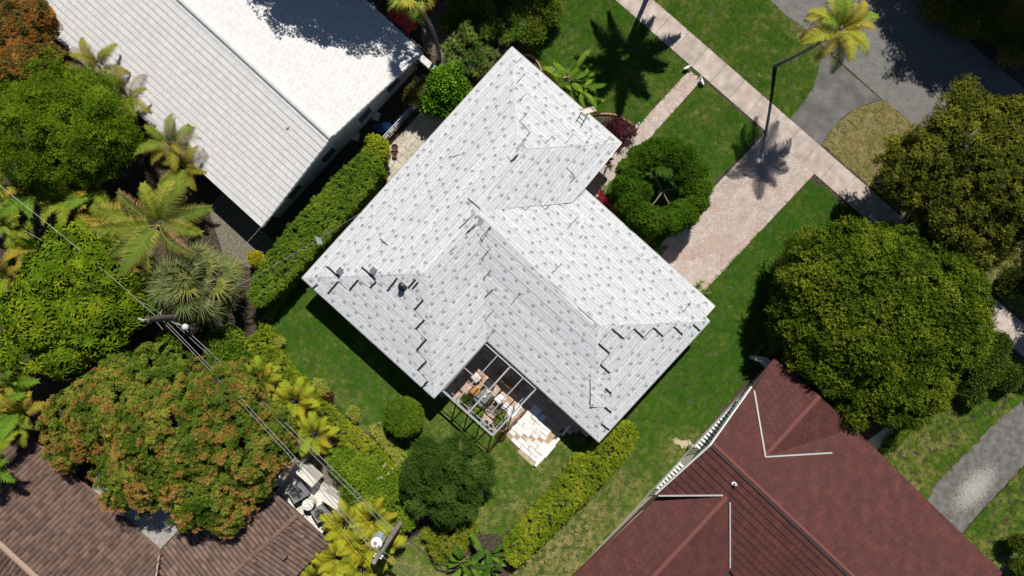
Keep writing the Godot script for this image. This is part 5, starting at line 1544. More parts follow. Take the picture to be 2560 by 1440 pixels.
func build_shrubs() -> void:
	var hp := [Color(0.106, 0.195, 0.017), Color(0.162, 0.276, 0.023), Color(0.236, 0.337, 0.034)]
	hedge("clipped_hedge", "long clipped hedge between the white-roofed house and the felted roof", [[898, 380], [925, 376], [950, 398], [955, 425], [930, 470], [880, 530], [830, 585], [780, 640], [730, 695], [690, 740], [655, 768], [630, 768], [617, 735], [628, 700], [655, 645], [720, 565], [790, 490], [850, 425]], 2.3, 60.0, hp, "tuft", 0.07)
	hedge("clipped_hedge", "yellow green clipped hedge along the edge between back lawn and side lawn", [[1520, 1085], [1550, 1052], [1585, 1062], [1600, 1085], [1590, 1112], [1500, 1222], [1400, 1320], [1320, 1398], [1290, 1420], [1262, 1405], [1258, 1362], [1330, 1280], [1400, 1205], [1440, 1140], [1465, 1135]], 1.4, 55.0, [Color(0.138, 0.216, 0.013), Color(0.247, 0.331, 0.021), Color(0.378, 0.415, 0.030)], "tuft", 0.2)
	hedge("ground_hedge", "wide low hedge of olive leaves sloping along the back lawn", [[672, 808], [690, 862], [725, 915], [790, 980], [850, 1040], [925, 1100], [975, 1150], [1005, 1185], [985, 1215], [930, 1195], [870, 1140], [820, 1080], [760, 1020], [700, 960], [640, 905], [600, 880], [615, 845]], 0.85, 50.0, [Color(0.162, 0.237, 0.016), Color(0.284, 0.368, 0.025), Color(0.406, 0.392, 0.036)], "tuft", 0.35)
	hedge("ground_hedge", "narrow low hedge strip at the corner of the back lawn by the fan palm", [[722, 735], [700, 760], [672, 800], [655, 820], [640, 815], [665, 775], [705, 735]], 0.7, 45.0, [Color(0.118, 0.203, 0.017), Color(0.203, 0.304, 0.023), Color(0.287, 0.338, 0.034)], "tuft", 0.2)
	hedge("ground_hedge", "low hedge beside the bird of paradise plants", [[1050, 1330], [1120, 1300], [1185, 1300], [1200, 1330], [1165, 1380], [1130, 1420], [1085, 1400]], 0.9, 50.0, [Color(0.127, 0.186, 0.017), Color(0.220, 0.270, 0.023), Color(0.338, 0.321, 0.034)], "tuft", 0.3)
	hedge("ground_hedge", "grassy border hedge beside the pale garden path", [[2300, 1015], [2320, 1010], [2330, 1030], [2250, 1120], [2210, 1140], [2195, 1120]], 0.4, 45.0, [Color(0.085, 0.152, 0.017), Color(0.152, 0.237, 0.023), Color(0.203, 0.287, 0.034)], "tuft", 0.15)
	# edging flowers of the back lawn
	var lime := [Color(0.25, 0.30, 0.03), Color(0.40, 0.42, 0.07), Color(0.52, 0.52, 0.14)]
	for s in [[798, 963, 14], [812, 978, 10], [942, 1075, 12], [955, 1092, 12], [968, 1108, 12], [982, 1125, 12], [995, 1140, 13], [1006, 1158, 12], [882, 1030, 9], [895, 1043, 9], [697, 855, 9]]:
		shrub("lime_shrub", "small pale lime variegated plant on the edge of the back lawn", [[s[0], s[1], 0.45, s[2] * 1.15, 0.25]], 20, lime, "hedge", "lime plants edging the back lawn")
	shrub("dark_shrub", "small dark red shrub on the edge of the back lawn", [[816, 990, 0.4, 13, 0.3]], 60, [Color(0.052, 0.019, 0.013), Color(0.104, 0.039, 0.026)], "hedge")
	var wf := shrub("flowering_shrub", "green shrub dotted with small white flowers by the equipment yard", [[905, 1190, 1.5, 50, 0.9], [950, 1225, 1.5, 50, 0.9], [900, 1235, 1.3, 45, 0.8], [960, 1270, 1.2, 40, 0.7], [870, 1165, 1.1, 35, 0.7]], 1300, [Color(0.091, 0.169, 0.013), Color(0.156, 0.260, 0.018), Color(0.247, 0.325, 0.026)], "small")
	var fb := PackedFloat32Array()
	for i in 40:
		var p := P(R(870, 985), R(1160, 1280), R(1.9, 2.3))
		put(fb, Transform3D(aim(Vector3.UP, 0.4), p), Color(0.975, 0.962, 0.936))
	many("flower", K.blossom, M.petal, fb, wf).set_meta("kind", "stuff")
	# between the houses
	shrub("hibiscus_shrub", "glossy green shrub with broad leaves between the two houses", [[1110, 215, 1.9, 42, 1.0], [1145, 240, 1.8, 38, 0.9], [1085, 255, 1.6, 35, 0.8], [1120, 275, 1.3, 30, 0.7], [1130, 190, 1.8, 30, 0.8]], 620, [Color(0.052, 0.143, 0.010), Color(0.104, 0.234, 0.016), Color(0.182, 0.338, 0.026)], "broad")
	shrub("twiggy_shrub", "thin reddish twiggy shrub beside the glossy green shrub", [[1050, 225, 1.5, 32, 0.8], [1035, 250, 1.3, 25, 0.6]], 200, [Color(0.117, 0.091, 0.026), Color(0.208, 0.156, 0.052), Color(0.156, 0.182, 0.039)], "hedge", "", 1.0, -0.1)
	shrub("croton_shrub", "yellow green croton shrub at the end of the clipped hedge", [[938, 366, 1.5, 28, 0.6], [952, 378, 1.3, 22, 0.5]], 330, [Color(0.208, 0.286, 0.013), Color(0.338, 0.416, 0.026), Color(0.468, 0.468, 0.052)], "medium", "", 0.7)
	shrub("croton_shrub", "small golden croton at the lower end of the clipped hedge", [[640, 648, 1.0, 16, 0.4]], 110, [Color(0.338, 0.312, 0.013), Color(0.468, 0.416, 0.026)], "hedge")
	var spk := [Color(0.065, 0.117, 0.019), Color(0.117, 0.182, 0.033), Color(0.208, 0.260, 0.065)]
	for s in [[1145, 110, 1.8], [1165, 135, 1.6], [1130, 150, 1.7], [1180, 95, 2.0], [1200, 120, 1.7], [1150, 165, 1.5], [1195, 150, 1.6], [1215, 165, 1.4], [1190, 180, 1.2], [1120, 120, 1.5], [1210, 90, 1.8], [1225, 130, 1.5], [1170, 70, 2.0], [1240, 60, 1.6], [1290, 80, 1.4], [1310, 60, 1.4], [1275, 45, 1.6], [1335, 25, 1.4], [1230, 25, 1.8], [1260, 100, 1.2]]:
		spiky("dracaena", "spiky narrow leaved dracaena between the white tiles and the felted roof", [s[0], s[1]], s[2], 5, spk, "dracaenas in the shade between the houses")
	for s in [[1195, 20, 1.2, 30], [1290, 15, 1.3, 40], [1330, 75, 1.0, 35], [1375, 30, 1.2, 30], [1225, 70, 1.0, 30], [1350, -5, 1.4, 40], [1150, 20, 0.8, 25], [1130, 60, 0.6, 20]]:
		shrub("shade_shrub", "green shrub in the deep shade between the houses", [[s[0], s[1], s[2], s[3], 0.6]], 170, [Color(0.074, 0.137, 0.015), Color(0.148, 0.211, 0.024), Color(0.247, 0.272, 0.039)], "small", "shrubs in the deep shade between the houses")
	# across the road
	for s in [[2420, 45, 1.0, 50], [2500, 60, 1.2, 55], [2360, 20, 0.8, 40], [2540, 120, 1.1, 45], [2460, -5, 1.3, 60], [2550, 10, 1.5, 60], [2340, -15, 0.9, 40]]:
		shrub("road_shrub", "leafy shrub in the shade across the road", [[s[0], s[1], s[2], s[3], 0.7]], 260, [Color(0.074, 0.137, 0.019), Color(0.173, 0.191, 0.028), Color(0.296, 0.273, 0.039)], "small", "shrubs in the shade across the road")
	# front beds
	shrub("purple_shrub", "low dark purple shrub in the front bed beside the brick walk", [[1545, 322, 0.5, 28, 0.35], [1565, 328, 0.5, 26, 0.35], [1525, 308, 0.4, 20, 0.3], [1560, 345, 0.45, 22, 0.3], [1540, 342, 0.4, 18, 0.3]], 300, [Color(0.058, 0.016, 0.023), Color(0.111, 0.029, 0.039), Color(0.169, 0.058, 0.065)], "tuft", "", 1.0, -0.05)
	shrub("lime_shrub", "yellow green shrub under the eave beside the teal lid", [[1368, 188, 0.6, 14, 0.3], [1382, 200, 0.6, 12, 0.3]], 130, [Color(0.364, 0.390, 0.039), Color(0.546, 0.546, 0.078)], "hedge")
	var ti := [Color(0.286, 0.016, 0.026), Color(0.468, 0.026, 0.052), Color(0.208, 0.039, 0.039)]
	for s in [[1500, 488], [1512, 500], [1503, 512], [1522, 510]]:
		spiky("red_ti_plant", "crimson leaved ti plant between the roof and the ring-shaped tree", s, 0.9, 2, ti, "crimson ti plants", 0.7)
	spiky("grassy_plant", "pale spiky plant beside the crimson ti plants", [1518, 466], 0.6, 3, [Color(0.260, 0.312, 0.130), Color(0.390, 0.416, 0.208)], "", 0.7)
	spiky("grassy_plant", "dark spiky plant poking out from under the felted eave by the brick walk", [1519, 415], 1.6, 2, [Color(0.039, 0.026, 0.026), Color(0.078, 0.052, 0.039)])
	for s in [[1742, 718], [1756, 728], [1632, 612], [1648, 624]]:
		spiky("border_lily", "small green strappy plant at the eave beside the driveway", s, 0.4, 2, spk, "strappy plants beside the driveway", 0.8)
	for s in [[1600, 578], [1615, 592], [1585, 560]]:
		shrub("variegated_shrub", "small variegated shrub between the ring-shaped tree and the eave", [[s[0], s[1], 0.8, 14, 0.4]], 70, [Color(0.208, 0.221, 0.039), Color(0.390, 0.377, 0.104)], "hedge", "variegated shrubs under the ring-shaped tree")
	for s in [[1893, 880], [1915, 885], [1935, 878]]:
		spiky("agave_plant", "pale striped spiky plant behind the white wing wall", s, 0.4, 2, [Color(0.156, 0.195, 0.065), Color(0.338, 0.351, 0.156)], "spiky plants behind the wing wall", 0.7)
	# by the clipped tree and beyond
	for s in [[2480, 905, 0.9, 35], [2520, 940, 0.8, 35], [2450, 935, 0.9, 35], [2495, 860, 0.7, 25], [2430, 985, 0.7, 25]]:
		shrub("corner_shrub", "dark green shrub beside the sidewalk behind the clipped tree", [[s[0], s[1], s[2], s[3], 0.6]], 220, [Color(0.039, 0.078, 0.013), Color(0.078, 0.130, 0.019), Color(0.130, 0.182, 0.026)], "small", "shrubs beside the sidewalk")
	for s in [[2540, 700, 0.8, 30], [2520, 720, 0.6, 22], [2550, 1360, 1.2, 22], [2555, 1420, 0.8, 24]]:
		shrub("verge_shrub", "small loose shrub near the right hand drive and sidewalk", [[s[0], s[1], s[2], s[3], 0.5]], 130, [Color(0.052, 0.078, 0.013), Color(0.117, 0.156, 0.019)], "small", "loose shrubs near the right hand walks")
	for s in [[420, 870, 1.4, 32], [640, 930, 1.1, 28], [560, 860, 1.2, 45], [600, 905, 1.0, 30], [840, 1145, 0.9, 18], [960, 1330, 1.0, 30], [1000, 1290, 1.0, 35], [930, 1270, 1.2, 26]]:
		shrub("garden_shrub", "leafy green shrub in the planting between mango tree and back hedge", [[s[0], s[1], s[2], s[3], 0.6]], 230, [Color(0.065, 0.143, 0.013), Color(0.130, 0.234, 0.018), Color(0.234, 0.338, 0.026)], "small", "shrubs between mango tree and back hedge")

func spiky(called: String, label: String, at: Array, h: float, n: int, pal: Array, group := "", sc := 1.0) -> void:
	var t := thing(called, label, "plant", Vector3.ZERO, 0.0, group)
	var base := P(at[0], at[1])
	for k in n:
		var top := P(at[0], at[1], h) + Vector3(R(-0.35, 0.35), R(-0.3, 0.1), R(-0.35, 0.35)) * (1.0 if k > 0 else 0.0)
		var mb := MB.new()
		mb.tube([base + Vector3.DOWN * 0.05, base.lerp(top, 0.6), top], [0.03, 0.025, 0.02], 5)
		obj("stem", mb.mesh(), M.bark, t)
		var buf := PackedFloat32Array()
		put(buf, Transform3D(aim(Vector3.UP + rdir() * 0.2, sc * R(0.8, 1.1)), top), shade_of(pal, top))
		var o := obj("leaf_rosette", K.spike, leaf_tone(shade_of(pal, top)), t)
		o.transform = Transform3D(aim(Vector3.UP + rdir() * 0.2, sc * R(0.8, 1.1)), top)

var tones := {}
func leaf_tone(c: Color) -> Material:       # a few shared tones
	var key := Vector3i(int(c.r * 24), int(c.g * 24), int(c.b * 24))
	if not tones.has(key): tones[key] = leafmat(Color((key.x + 0.5) / 24.0, (key.y + 0.5) / 24.0, (key.z + 0.5) / 24.0), 0.5, 0.4)
	return tones[key]

# ------------------------------------------------------------------ patio
func build_patio() -> void:
	var pt := Node3D.new()
	pt.name = "patio"; pt.set_meta("kind", "structure"); add_child(pt)
	var poly := flat([[1090, 985], [1217, 845], [1510, 1105], [1445, 1075], [1402, 1080], [1340, 1167], [1262, 1093], [1240, 1075], [1195, 1050], [1150, 1010]])
	var bs := MB.new()
	bs.prism(poly, -0.05, 0.02)
	obj("bedding", bs.mesh(), mat(Color(0.12, 0.09, 0.065), 0.95), pt)
	var o := G(1217, 845)
	for i in range(-12, 26):
		for j in range(-22, 26):
			var c := o + VX * ((i + (0.5 if j % 2 else 0.0)) * 0.44) + UX * (j * 0.30)
			if not Geometry2D.is_point_in_polygon(Vector2(c.x, c.z), poly): continue
			var mb := MB.new()
			var g := R(0.75, 1.1)
			mb.col = [Color(0.60, 0.42, 0.30), Color(0.52, 0.36, 0.26), Color(0.62, 0.48, 0.36)][rng.randi_range(0, 2)] * g
			mb.box(Transform3D(Basis(VX, Vector3.UP, UX), c + Vector3(0, 0.012 + R(-0.002, 0.003), 0)), Vector3(0.425, 0.05, 0.285))
			obj("paving_stone", mb.mesh(), M.paver, pt)
	# aluminium cage without its screens
	var cg := thing("screen_cage", "bare aluminium frame of a patio screen enclosure", "frame")
	var h := 2.45
	var L := P(1107, 977, h); var T := P(1213, 859, h); var Rr := P(1340, 972, h); var B := P(1232, 1089, h)
	var bm := [[L, T, 0.06], [T, Rr, 0.08], [Rr, B, 0.07], [B, L, 0.09], [T.lerp(Rr, 0.5), L.lerp(B, 0.5), 0.09], [T.lerp(Rr, 0.25), L.lerp(B, 0.25), 0.05], [T.lerp(Rr, 0.75), L.lerp(B, 0.75), 0.05], [L.lerp(T, 0.5), B.lerp(Rr, 0.5), 0.045]]
	for q in bm:
		var mb := MB.new()
		mb.bar(q[0], q[1], q[2], 0.1)
		obj("beam", mb.mesh(), M.alu, cg)
	for q in [[L, B], [T, Rr], [B, Rr]]:       # second rail just below
		var mb := MB.new()
		mb.bar(q[0] + Vector3.DOWN * 0.35, q[1] + Vector3.DOWN * 0.35, 0.04, 0.05)
		obj("rail", mb.mesh(), M.alu, cg)
	for q in [[L, B], [B, Rr]]:
		var mb := MB.new()
		mb.bar(q[0] + Vector3.DOWN * 1.55, q[1] + Vector3.DOWN * 1.55, 0.04, 0.05)
		obj("rail", mb.mesh(), M.alu, cg)
	for q in [L, B, Rr, T, L.lerp(B, 0.5), B.lerp(Rr, 0.5), L.lerp(B, 0.25), L.lerp(B, 0.75)]:
		var mb := MB.new()
		mb.bar(Vector3(q.x, 0, q.z), q + Vector3.DOWN * 0.05, 0.07, 0.07)
		obj("post", mb.mesh(), M.alu, cg)
	# furniture
	patio_chair(G(1192, 940), 0.7, "patio chair with a pale pink cushion under the cage", Color(0.72, 0.60, 0.58))
	patio_chair(G(1189, 975), 2.4, "black iron patio chair with an orange cushion", Color(0.42, 0.20, 0.06))
	patio_chair(G(1224, 958), -0.7, "black iron patio chair with a dark cushion facing the house", Color(0.03, 0.03, 0.032))
	var tb := thing("glass_table", "glass topped iron patio table among the chairs", "table", G(1210, 990), 0.73)
	var mb := MB.new()
	mb.box(Transform3D(Basis(), Vector3(0, 0.72, 0)), Vector3(1.0, 0.015, 0.8))
	var gm := mat(Color(0.25, 0.3, 0.3), 0.05); gm.transparency = BaseMaterial3D.TRANSPARENCY_ALPHA; gm.albedo_color.a = 0.45; gm.vertex_color_use_as_albedo = false
	obj("tabletop", mb.mesh(), gm, tb)
	mb = MB.new()
	for s in [[-0.5, 0, 0.04, 0.8], [0.5, 0, 0.04, 0.8], [0, -0.4, 1.0, 0.04], [0, 0.4, 1.0, 0.04]]: mb.box(Transform3D(Basis(), Vector3(s[0], 0.70, s[1])), Vector3(s[2], 0.03, s[3]))
	obj("rim", mb.mesh(), M.iron, tb)
	for s in [[-1, -1], [-1, 1], [1, -1], [1, 1]]:
		mb = MB.new(); mb.bar(Vector3(s[0] * 0.46, 0.02, s[1] * 0.36), Vector3(s[0] * 0.46, 0.69, s[1] * 0.36), 0.035, 0.035)
		obj("leg", mb.mesh(), M.iron, tb)
	for s in [[1222, 972, 0.10, 0.735], [1213, 985, 0.07, 0.735]]:
		mb = MB.new(); mb.lathe(G(s[0], s[1], s[3]), [Vector2(0, 0), Vector2(s[2], 0.0), Vector2(s[2] * 1.2, 0.14), Vector2(s[2], 0.14), Vector2(0, 0.05)], 12)
		one("white_bowl", mb, M.white_paint, "small white bowl on the glass patio table", "bowl", "bowls on the glass table")
	# lounger with curved iron slats, and a white cushion on it
	var ch := thing("iron_lounger", "black iron lounger with curved slats on the patio", "lounger", G(1240, 1015), 0.9)
	mb = MB.new()
	for s in [-1, 1]: mb.tube([Vector3(s * 0.3, 0.35, 0.75), Vector3(s * 0.3, 0.36, 0.0), Vector3(s * 0.3, 0.62, -0.5), Vector3(s * 0.3, 0.8, -0.7)], [0.025, 0.025, 0.025, 0.025], 6)
	obj("frame", mb.mesh(), M.iron, ch)
	for k in 13:
		mb = MB.new()
		var z := 0.7 - k * 0.105
		var y := 0.37 if z > 0 else 0.37 - z * 0.55
		mb.tube([Vector3(-0.3, y, z), Vector3(-0.1, y - 0.04, z), Vector3(0.1, y - 0.04, z), Vector3(0.3, y, z)], [0.022, 0.022, 0.022, 0.022], 5)
		obj("slat", mb.mesh(), M.iron, ch)
	for s in [[-0.3, 0.7], [0.3, 0.7], [-0.3, -0.4], [0.3, -0.4]]:
		mb = MB.new(); mb.bar(Vector3(s[0], 0.02, s[1]), Vector3(s[0], 0.4, s[1]), 0.03, 0.03)
		obj("leg", mb.mesh(), M.iron, ch)
	pillow(G(1250, 994, 0.62), 0.55, 0.5, 0.16, 0.75, M.white_paint, "white_cushion", "thick white square cushion on the black iron lounger", "cushion")
	var bn := thing("curved_bench", "curved reddish bench in the shade below the eave", "bench", G(1272, 950), -0.75)
	for k in 6:
		mb = MB.new()
		var pts := []
		for i in 9: pts.append(Vector3(-0.9 + i * 0.225, 0.42 + 0.07 * k * (1 if k > 2 else 0) , 0.18 * sin(i / 8.0 * PI) - 0.1 + 0.07 * minf(k, 3)))
		mb.tube(pts, [0.02, 0.02, 0.02, 0.02, 0.02, 0.02, 0.02, 0.02, 0.02], 5)
		obj("slat", mb.mesh(), M.terracotta, bn)
	for s in [-0.8, 0.8]:
		mb = MB.new(); mb.bar(Vector3(s, 0.02, 0), Vector3(s, 0.62, 0.05), 0.05, 0.05)
		obj("leg", mb.mesh(), M.iron, bn)
	# pots
	pot([1166, 996], 0.19, 0.34, mat(Color(0.03, 0.07, 0.05), 0.4), "dark green glazed pot with a leafy plant by the patio edge", "small", [Color(0.05, 0.11, 0.015), Color(0.09, 0.17, 0.02)])
	pot([1183, 1010], 0.20, 0.30, mat(Color(0.11, 0.10, 0.095), 0.6), "plain dark grey pot standing empty on the patio", "", [])
	pot([1216, 1054], 0.17, 0.32, mat(Color(0.45, 0.45, 0.44), 0.6), "pale grey empty pot next to its twin at the cage corner", "", [], "pair of pale empty pots")
	pot([1227, 1064], 0.17, 0.32, mat(Color(0.45, 0.45, 0.44), 0.6), "pale grey empty pot next to its twin at the cage corner", "", [], "pair of pale empty pots")
	pot([1255, 1046], 0.22, 0.36, M.terracotta, "terracotta pot with a bushy lime green plant", "medium", [Color(0.12, 0.2, 0.02), Color(0.2, 0.3, 0.03)])
	pot([1196, 1030], 0.18, 0.3, M.terracotta, "terracotta pot hidden under a spreading palm-like plant", "schef", [Color(0.07, 0.14, 0.02), Color(0.14, 0.2, 0.03)])
	pot([1254, 1082], 0.16, 0.3, M.terracotta, "terracotta pot with a straggly reddish plant", "hedge", [Color(0.1, 0.06, 0.03), Color(0.14, 0.12, 0.03)])
	# white boards taken off the roof, lying on the paving
	var grp := "white boards strewn on the patio"
	for i in 7:
		for j in 8:
			if (i * 5 + j * 3) % 8 == 0 or (j > 5 and i > 4): continue
			var c := G(1272, 1090) + VX * (i * 0.40 + R(-0.05, 0.05)) - UX * (j * 0.27 + R(-0.04, 0.04) + 0.05)
			mb = MB.new()
			var g := R(0.88, 1.0)
			mb.col = Color(g, g, g)
			var tl := Basis(Vector3.UP, -0.73 + R(-0.12, 0.12)) * Basis(Vector3.RIGHT, R(-0.015, 0.015))
			mb.box(Transform3D(tl, Vector3(c.x, 0.058 + ((i + j) % 3) * 0.026, c.z)), Vector3(0.40, 0.022, 0.26))
			one("white_board", mb, M.white_paint, "flat white board lying on the patio paving among others", "board", grp)
	for q in [[1268, 1020, 0.62, 0.5], [1280, 1032, 0.5, 0.45], [1292, 1020, 0.35, 0.6]]:
		mb = MB.new()
		mb.box(Transform3D(Basis(Vector3.UP, -0.73 + R(-0.1, 0.1)), G(q[0], q[1], 0.055 + R(0, 0.03))), Vector3(q[2], 0.03, q[3]))
		one("white_board", mb, M.white_paint, "larger white board beside the black iron lounger", "board", "larger boards beside the lounger")
	for q in [[1340, 1026, 0.6, 0.5], [1356, 1043, 0.35, 0.35]]:
		mb = MB.new()
		mb.box(Transform3D(Basis(Vector3.UP, -0.73), G(q[0], q[1], 0.058)), Vector3(q[2], 0.03, q[3]))
		one("white_board", mb, M.white_paint, "white board lying in the shade of the felted eave", "board", "boards in the shade of the eave")
	for q in [[[1338, 1164], [1398, 1094], 0.17, "long white beam along the edge of the boards on the patio"], [[1310, 1003], [1334, 976], 0.15, "white plank in the shade beside the cage corner"], [[1404, 1088], [1424, 1064], 0.15, "white plank in the shade near the end of the patio"], [[1388, 1098], [1370, 1112], 0.12, "short white batten lying across the boards"]]:
		mb = MB.new()
		mb.bar(G(q[0][0], q[0][1], 0.09), G(q[1][0], q[1][1], 0.09), q[2], 0.1)
		one("white_plank", mb, M.white_paint, q[3], "plank")

func patio_chair(at: Vector3, turn: float, label: String, c: Color) -> void:
	var t := thing("patio_chair", label, "chair", at, turn)
	for s in [[-1, -1], [1, -1], [-1, 1], [1, 1]]:
		var mb := MB.new(); mb.bar(Vector3(s[0] * 0.26, 0.02, s[1] * 0.26), Vector3(s[0] * 0.26, 0.42, s[1] * 0.26), 0.03, 0.03)
		obj("leg", mb.mesh(), M.iron, t)
	var mb := MB.new()
	for s in [-1, 1]: mb.tube([Vector3(s * 0.28, 0.62, 0.26), Vector3(s * 0.3, 0.62, -0.1), Vector3(s * 0.27, 0.64, -0.3)], [0.02, 0.02, 0.02], 5)
	for s in [-1, 1]: mb.bar(Vector3(s * 0.28, 0.4, 0.26), Vector3(s * 0.28, 0.62, 0.26), 0.025, 0.025)
	obj("armrest", mb.mesh(), M.iron, t)
	mb = MB.new()
	for k in 7: mb.bar(Vector3(-0.26 + k * 0.087, 0.42, -0.28), Vector3(-0.26 + k * 0.087, 0.85, -0.36), 0.015, 0.02)
	mb.bar(Vector3(-0.28, 0.86, -0.365), Vector3(0.28, 0.86, -0.365), 0.03, 0.03)
	obj("backrest", mb.mesh(), M.iron, t)
	mb = MB.new(); mb.box(Transform3D(Basis(), Vector3(0, 0.42, 0)), Vector3(0.56, 0.03, 0.54))
	obj("seat", mb.mesh(), M.iron, t)
	var cu := MB.new()
	puff(cu, Vector3(0, 0.49, 0.0), 0.54, 0.54, 0.11)
	obj("cushion", cu.mesh(), mat(c, 0.9), t)

func puff(mb: MB, at: Vector3, w: float, d: float, h: float) -> void:
	var n := 6
	for sg in [1.0, -1.0]:
		for i in n:
			for j in n:
				var q := []
				for k in [[0, 0], [1, 0], [1, 1], [0, 1]]:
					var a: float = (i + k[0]) / float(n) * 2 - 1; var b: float = (j + k[1]) / float(n) * 2 - 1
					var y := h * 0.5 * pow(maxf(0, (1 - pow(absf(a), 4)) * (1 - pow(absf(b), 4))), 0.4)
					q.append(at + Vector3(a * w * 0.5, y * sg, b * d * 0.5))
				mb.quad(q[0], q[1], q[2], q[3], Vector3.UP * sg)

func pillow(at: Vector3, w: float, d: float, h: float, turn: float, mt: Material, called: String, label: String, cat: String) -> void:
	var mb := MB.new()
	puff(mb, Vector3.ZERO, w, d, h)
	var o := one(called, mb, mt, label, cat)
	o.position = at; o.rotation.y = turn

func pot(px: Array, r: float, h: float, mt: Material, label: String, kind: String, pal: Array, group := "") -> void:
	var t := thing("plant_pot", label, "pot", G(px[0], px[1], 0.03), 0.0, group)
	var mb := MB.new()
	mb.lathe(Vector3.ZERO, [Vector2(0, 0), Vector2(r * 0.7, 0), Vector2(r, h * 0.9), Vector2(r * 1.12, h * 0.9), Vector2(r * 1.12, h), Vector2(r * 0.92, h), Vector2(r * 0.85, h * 0.75)], 16)
	obj("pot", mb.mesh(), mt, t)
	mb = MB.new()
	mb.lathe(Vector3.ZERO, [Vector2(r * 0.9, h * 0.7), Vector2(0, h * 0.74)], 12)
	obj("soil", mb.mesh(), M.soil, t)
	if kind:
		var buf := PackedFloat32Array()
		for k in 26:
			var d := rdir(); d.y = absf(d.y)
			put(buf, Transform3D(aim(d + Vector3.UP * 0.3, R(0.5, 0.8)), Vector3(0, h * 0.9, 0) + d * Vector3(r * 1.5, 0.3, r * 1.5)), shade_of(pal, d * 3.0))
		many("foliage", K[kind], M.leaf, buf, t)

# ------------------------------------------------------------------ poles and wires
func wire(label: String, a: Vector3, b: Vector3, sag: float, r: float, mt: Material, group := "") -> void:
	var mb := MB.new()
	var pts := []; var rd := []
	for k in 17:
		var s := k / 16.0
		pts.append(a.lerp(b, s) + Vector3.DOWN * sag * 4.0 * s * (1.0 - s)); rd.append(r)
	mb.tube(pts, rd, 5)
	one("overhead_wire", mb, mt, label, "wire", group)

